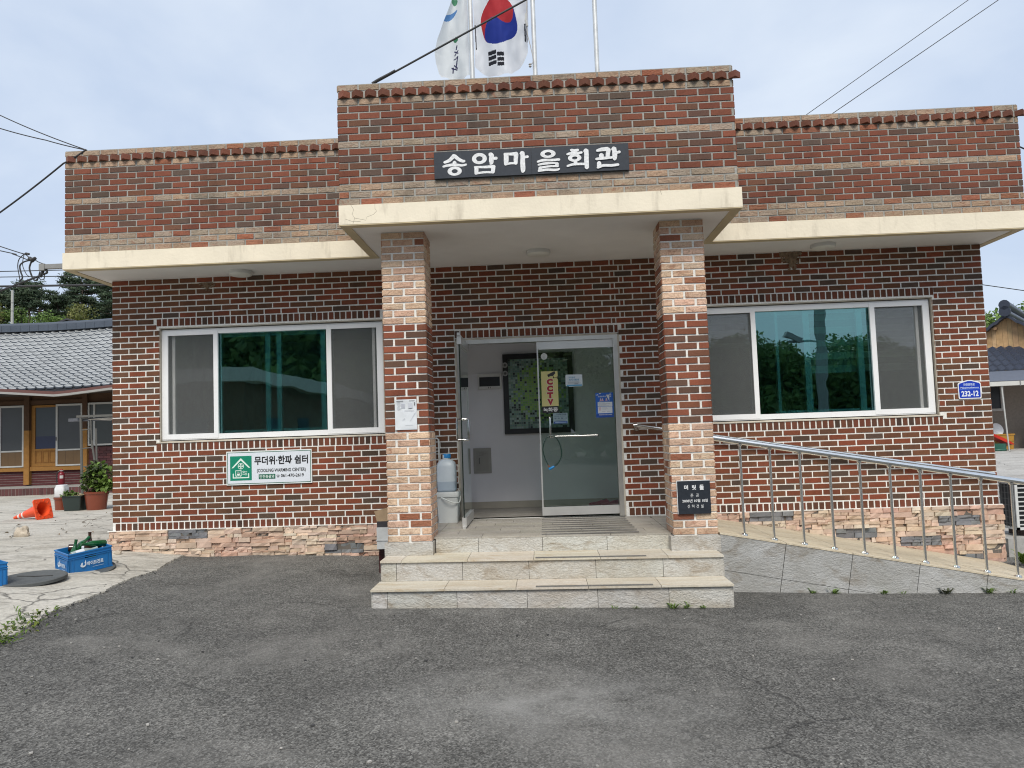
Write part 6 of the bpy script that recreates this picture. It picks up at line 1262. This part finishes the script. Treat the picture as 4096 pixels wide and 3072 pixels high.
mb = MB(); mb.hexa([(x, y, z + .007 * (x - 17)) for z in (2.31, 2.43) for x, y in ((16.9, 13.3), (24, 13.3), (24, 13.42), (16.9, 13.42))], (.52, .52, .49, 0))
for x in (17.35, 18.35, 19.35): mb.box(x, x + .02, 13.28, 13.3, 2.30, 2.45, (.2, .2, .2, 0))
mb.build('gutter', M_PAINT, nh)
mb = MB(); mb.box(16.5, 24, 15.0, 15.2, .3, 3.5, (.27, .225, .185, 0)); mb.build('wall', M_MATTE, nh)
mb = MB(); bars(mb, 18.05, 18.86, 1.62, 2.42, 14.93, 15.0, (.07, .10, .08, .06)); mb.c = [(.44, .41, .37, 0)] * len(mb.c); w_ = mb.build('window', M_PAINT, nh); mb = MB(); mb.box(18.12, 18.76, 14.97, 14.98, 1.70, 2.36, (.012, .012, .015, 0)); mb.build('pane', M_SCR2, w_)
mb = MB(); mb.tube([(17.96, 13.36, .45), (17.88, 13.36, 2.33)], .020, 8, (.45, .45, .43, 0)); mb.build('post', M_PAINT, nh)
def small(name, label, cat, fn, m=M_PLASTIC):
    mb = MB(); fn(mb); return tag(smooth_mod(mb.build(name, m)), label, cat)
yq = 13.7; gq = gz(18, yq) + .01
small('green_tub', 'shallow green tub on the ground below the gutter post', 'tub', lambda mb: mb.lathe([(0, .0), (.24, 0), (.255, .03), (.24, .05), (.25, .20), (.235, .2), (.22, .06), (0, .05)], Matrix.Translation((17.72, 13.55, gq)), 24, (.02, .10, .07, 0)))
small('red_basin', 'red plastic basin tipped behind the green tub', 'basin', lambda mb: mb.lathe([(0, 0), (.22, .02), (.33, .12), (.34, .125), (.22, .035), (0, .015)], Matrix.Translation((18.05, 13.95, gq + .22)) @ Matrix.Rotation(R(24), 4, 'Y') @ Matrix.Rotation(R(20), 4, 'X'), 24, (.42, .03, .02, 0)))
small('yellow_crate', 'yellow plastic crate against the neighbour wall', 'crate', lambda mb: (rlathe(mb, [(.20, .02, 0), (.22, .02, .42), (.235, .02, .42), (.235, .02, .46), (.2, .02, .46), (.19, .02, .05)], (18.35, 14.5, gz(18, 14.5)), (.42, .22, .03, 0), sx=1.5), mb.box(18.1, 18.6, 14.17, 14.18, gq + .22, gq + .25, (.2, .1, .02, 0))))
small('white_bowl', 'white round bowl standing on edge on the yellow crate', 'bowl', lambda mb: mb.lathe([(0, 0), (.10, .01), (.19, .06), (.20, .065), (.1, .02), (0, .01)], Matrix.Translation((18.3, 14.55, gq + .56)) @ Matrix.Rotation(R(80), 4, 'X'), 24, (.6, .62, .64, 0)))
small('kettle', 'old aluminium kettle left of the yellow crate', 'kettle', lambda mb: (mb.lathe([(0, 0), (.13, 0), (.17, .05), (.15, .15), (.07, .20), (.02, .21), (.02, .23), (0, .235)], Matrix.Translation((17.55, 14.3, gq + .2)), 20, (.36, .35, .33, 0)), mb.tube([(17.44, 14.2, gq + .27), (17.36, 14.16, gq + .36), (17.34, 14.15, gq + .40)], .025, 8, (.36, .35, .33, 0)), mb.tube(catmull([(17.44, 14.3, gq + .36), (17.5, 14.3, gq + .5), (17.6, 14.3, gq + .5), (17.66, 14.3, gq + .36)], 4), .01, 6, (.1, .1, .1, 0))))
for k, (a, z, w, h, c) in enumerate(((17.42, .82, .34, .36, (.36, .26, .15)), (17.46, .62, .32, .17, (.25, .23, .20)), (17.44, .46, .30, .14, (.30, .20, .11)))):
    small('wooden_box', ('pale wooden box on top of the pile beside the hall edge', 'grey weathered box in the middle of the pile beside the hall edge', 'brown box at the bottom of the pile beside the hall edge')[k], 'box', lambda mb: (mb.box(a - w / 2, a + w / 2, 14.55, 14.9, gq + z - .4, gq + z - .4 + h, c + (0,)), [mb.box(a - w / 2 - .004, a + w / 2 + .004, 14.54, 14.55, gq + z - .4 + h * q, gq + z - .39 + h * q, tuple(v * .5 for v in c) + (0,)) for q in (.3, .6, .95)]), M_MATTE)
small('stacked_tub', 'dark teal tub under a navy cloth at the right picture edge', 'tub', lambda mb: mb.lathe([(0, 0), (.25, 0), (.30, .5), (.32, .5), (.32, .54), (0, .54)], Matrix.Translation((19.55, 14.3, gq)), 20, (.012, .07, .08, 0))); small('navy_cloth', 'bundled navy cloth lying on the dark teal tub', 'cloth', lambda mb: mb.grid(lambda u, v: (19.55 + .36 * math.cos(u * 6.283) * math.sin(v * 1.57), 14.3 + .34 * math.sin(u * 6.283) * math.sin(v * 1.57), gq + .54 + .36 * math.cos(v * 1.57) + .05 * mnoise.noise((u * 8, v * 6, 1))), 24, 8, col=(.015, .02, .045, 0)), M_MATTE)
# ---------------------------------------------------------------- weeds and litter
def weed(x, y, n, L, seed, label, m=M_LEAF, flat=.5, zoff=.0):
    r = random.Random(seed); mb = MB(); z = gz(x, y) + zoff
    for _ in range(n):
        a = r.uniform(0, 6.28); l = L * r.uniform(.5, 1.1); up = r.uniform(.15, 1.) * (1 - flat) + .15; d = Vector((math.cos(a), math.sin(a) * .8, 0)); w = Vector((-d.y, d.x, 0)) * l * r.uniform(.07, .13); b = Vector((x + r.uniform(-.02, .02), y + r.uniform(-.015, .015), z)); k = r.uniform(.6, 1.3); p1 = b + d * l * .4 + Vector((0, 0, l * up)); p2 = b + d * l * .85 + Vector((0, 0, l * up * 1.15))
        mb.face((b, p1 + w, p2, p1 - w), (k, k, k * .8, 0))
    return tag(mb.build('weed', m), label, 'weed', 'weeds in the pavement joints')
for x, y, n, L, lab in ((5.07, -2.255, 9, .05, 'tiny weed against the lowest riser left of its centre joint'), (5.50, -2.26, 16, .06, 'low weed sprig at the lowest riser under the grip strip end'), (5.68, -2.265, 20, .06, 'rounded leafy weed at the foot of the lowest riser'), (5.98, -2.265, 34, .10, 'largest weed clump at the foot of the steps'), (6.09, -2.26, 22, .11, 'taller narrow weed next to the largest clump at the steps'), (6.22, -2.26, 24, .07, 'spreading weed near the right end of the steps'), (7.33, -1.63, 26, .09, 'spreading weed at the ramp foot nearest the steps'), (7.52, -1.63, 30, .10, 'leafy weed at the ramp foot below the third baluster'), (7.96, -1.63, 26, .10, 'upright weed at the ramp foot below the fifth baluster'), (8.12, -1.63, 14, .06, 'small weed at the ramp foot beside the upright one'), (8.5, -1.63, 34, .11, 'brownish weed patch at the middle of the ramp foot'), (8.88, -1.63, 30, .11, 'leafy weed at the ramp foot near the last tile joint'), (9.08, -1.63, 20, .08, 'weed at the ramp foot by the right picture edge')): weed(x, y, n, L * .72, int(x * 100), lab, M_DARKLEAF if 'brownish' in lab else M_LEAF)
weed(.93, -2.93, 12, .075, 71, 'tallest upright weed on the broken concrete edge', M_LEAF, .1); weed(.80, -2.75, 8, .07, 72, 'thin upright weed beside the tallest one on the concrete edge', M_LEAF, .05); weed(9.98, -.3, 60, .16, 75, 'bushy green weed at the right foot of the stone plinth', M_LEAF, .3, .02)
mb = MB(); r = random.Random(8)
for _ in range(1500):
    y = r.uniform(-6.2, -2.6); x = edge_x(y) + r.gauss(-.02, .07); k = sst(-2.7, -3.6, y) if r.random() < .8 else 1
    if r.random() > k * .9 + .05: continue
    a = r.uniform(0, 6.28); l = r.uniform(.012, .045); d = Vector((math.cos(a), math.sin(a), 0)); w = Vector((-d.y, d.x, 0)) * l * .3; b = Vector((x, y, gz(x, y) + .012)); q = r.uniform(.5, 1.2); h = r.uniform(.2, .9) * l; p1 = b + d * l * .5 + Vector((0, 0, h)); mb.face((b, p1 + w, b + d * l + Vector((0, 0, h * .9)), p1 - w), (q * (1.3 if r.random() < .3 else 1), q, q * .6, 0))
tag(mb.build('verge_weeds', M_LEAF), 'low ragged weeds along the broken edge of the concrete', 'weeds', kind='stuff')
mb = MB(); r = random.Random(9)
for _ in range(420):
    y = -.4 - 5.4 * r.random() ** .6; x = edge_x(y) + r.gauss(0, .06); s = r.uniform(.003, .007) if r.random() < .85 or y > -2.3 else r.uniform(.008, .022); c = r.choice([(.05, .05, .048), (.07, .068, .06), (.28, .26, .22)]); M_ = Matrix.Translation((x, y, gz(x, y) + .008 + s * .3)) @ Matrix.Rotation(r.uniform(0, 6), 4, 'Z') @ Matrix.Rotation(r.uniform(-.5, .5), 4, 'X'); mb.obox(M_, s, s * r.uniform(.5, 1), s * .45, c + (0,))
for _ in range(120):
    x = r.uniform(.9, 9); y = r.uniform(-7, -2.4); s = r.uniform(.003, .007); mb.obox(Matrix.Translation((x, y, gz(x, y) + .006)) @ Matrix.Rotation(r.uniform(0, 6), 4, 'Z'), s * 1.4, s, s * .6, r.choice([(.42, .4, .37), (.3, .29, .27), (.05, .05, .05)]) + (0,))
tag(mb.build('gravel', M_MATTE), 'loose crumbs of asphalt and concrete along the yard edge', 'gravel', kind='stuff')
mb = MB()
for _ in range(26):
    x, y = r.uniform(-3.2, -.9), r.uniform(1.2, 4.6); a = r.uniform(0, 6.28); l = r.uniform(.02, .06); d = Vector((math.cos(a), math.sin(a), 0)); w = Vector((-d.y, d.x, 0)) * l * .4; b = Vector((x, y, gz(x, y) + .03)); mb.face((b, b + d * l + w + Vector((0, 0, .02)), b + d * l * 1.8, b + d * l - w + Vector((0, 0, .01))), r.choice([(.11, .075, .035), (.16, .10, .05), (.08, .06, .03)]) + (0,))
for _ in range(14):
    x, y = r.uniform(-2.4, -1.0), r.uniform(2.4, 4.0); a = r.uniform(0, 3.1); z = gz(x, y) + .03; mb.tube([(x, y, z), (x + .1 * math.cos(a), y + .1 * math.sin(a), z + .03), (x + .2 * math.cos(a), y + .2 * math.sin(a), z + .01)], .003, 4, (.09, .06, .04, 0))
tag(mb.build('leaf_litter', M_MATTE), 'dry leaves and twigs scattered on the concrete yard', 'litter', kind='stuff')
# ---------------------------------------------------------------- across the road, behind the camera (seen in the window glass)
t = thing('flat_roof_house', 'flat roofed brown brick house across the road with concrete cornice', 'house', (-9, -20, 0)); BR = (.15, .095, .06, 0)
mb = MB(); mb.box(-15, -4.1, -32, -14.2, -.6, 3.3, BR); rb = random.Random(3)
for k in range(40):
    z = -.3 + .085 * k
    for j in range(54): mb.box(-15 + j * .202 + (.1 if k % 2 else 0), -14.81 + j * .202 + (.1 if k % 2 else 0), -14.2, -14.19, z, z + .072, jit((.19, .115, .07), .2, rb) + (0,), skip=(0, 1, 2, 4))
    for j in range(60): y = -14.35 - j * .202 - (.1 if k % 2 else 0); mb.box(-4.1, -4.09, y - .19, y, z, z + .072, jit((.19, .115, .07), .2, rb) + (0,), skip=(0, 1, 2, 4))
mb.build('wall', M_MATTE, t)
mb = MB(); mb.box(-15.4, -3.7, -32.4, -13.8, 3.3, 3.75, (.52, .50, .46, 0)); mb.build('cornice', M_MATTE, t)
for a in ((-4.088, -4.06, -17.4, -16.2), (-4.088, -4.06, -20.6, -19.2)):
    mb = MB(); mb.box(*a, 0.9, 2.3, (.05, .08, .11, 0)); mb.build('window', M_SCR2, t)
for a in ((-8.6, -7.4), (-6.2, -5.2)):
    mb = MB(); mb.box(*a, -14.19, -14.15, .9, 2.3, (.05, .08, .11, 0)); mb.build('window', M_SCR2, t)
far = broad_mesh(41, 9.0, 5.0, 16000, .36); go = 'trees across the road behind the viewer'; r = random.Random(12)
for k, (x, y, s, w) in enumerate(((-24, -40, 1.35, 'at the far left end of the row'), (-16, -38, 1.4, 'above the left end of the flat roofed house'), (-9.5, -37, 1.35, 'above the middle of the flat roofed house'), (-4, -40, 1.45, 'above the right end of the flat roofed house'), (1.5, -38, 1.25, 'beside the flat roofed house'), (6.5, -41, 1.1, 'straight behind the viewer'), (11.5, -40, .88, 'left of the lamp pole'), (16.5, -41, .92, 'beside the camera pole'), (21, -40, .84, 'right of the lamp pole'), (26, -39, .9, 'further right of the lamp pole'), (32, -42, .95, 'at the right end of the row'))): tree('roadside_tree', far, M_LEAF, x, y, -.9, s, k * 1.3, 'dark leafy roadside tree across the road, ' + w, go)
hedge_y = -46
mb = MB(); r = random.Random(15)
for _ in range(9000):
    x, y, z = r.uniform(-45, 55), r.uniform(-50, -43), -1 + 5.6 * r.random() ** .7; e = Vector((r.gauss(0, 1), r.gauss(0, .4), r.gauss(0, 1))).normalized() * r.uniform(.25, .5); f = e.cross(Vector((0, 1, .3))).normalized() * .25; k = r.uniform(.5, 1.3); p = Vector((x, y, z)); mb.face((p - e, p + f, p + e, p - f), (k, k, k, 0))
tag(mb.build('undergrowth', M_LEAF), 'dense undergrowth along the far side of the road', 'undergrowth', kind='stuff')
t = thing('camera_pole', 'grey pole with surveillance camera across the road', 'pole', (13.6, -15, 0)); mb = MB(); mb.tube([(13.6, -15, -.4), (13.6, -15, 6.5)], .16, 12, (.30, .30, .29, 0)); mb.build('pole', M_PAINT, t)
mb = MB(); mb.box(12.6, 13.5, -15.04, -14.96, 3.95, 4.02, (.3, .3, .3, 0)); mb.obox(Matrix.Translation((12.75, -14.9, 4.12)) @ Matrix.Rotation(R(25), 4, 'Y'), .28, .09, .09, (.35, .35, .35, 0)); mb.build('camera_head', M_PAINT, t)
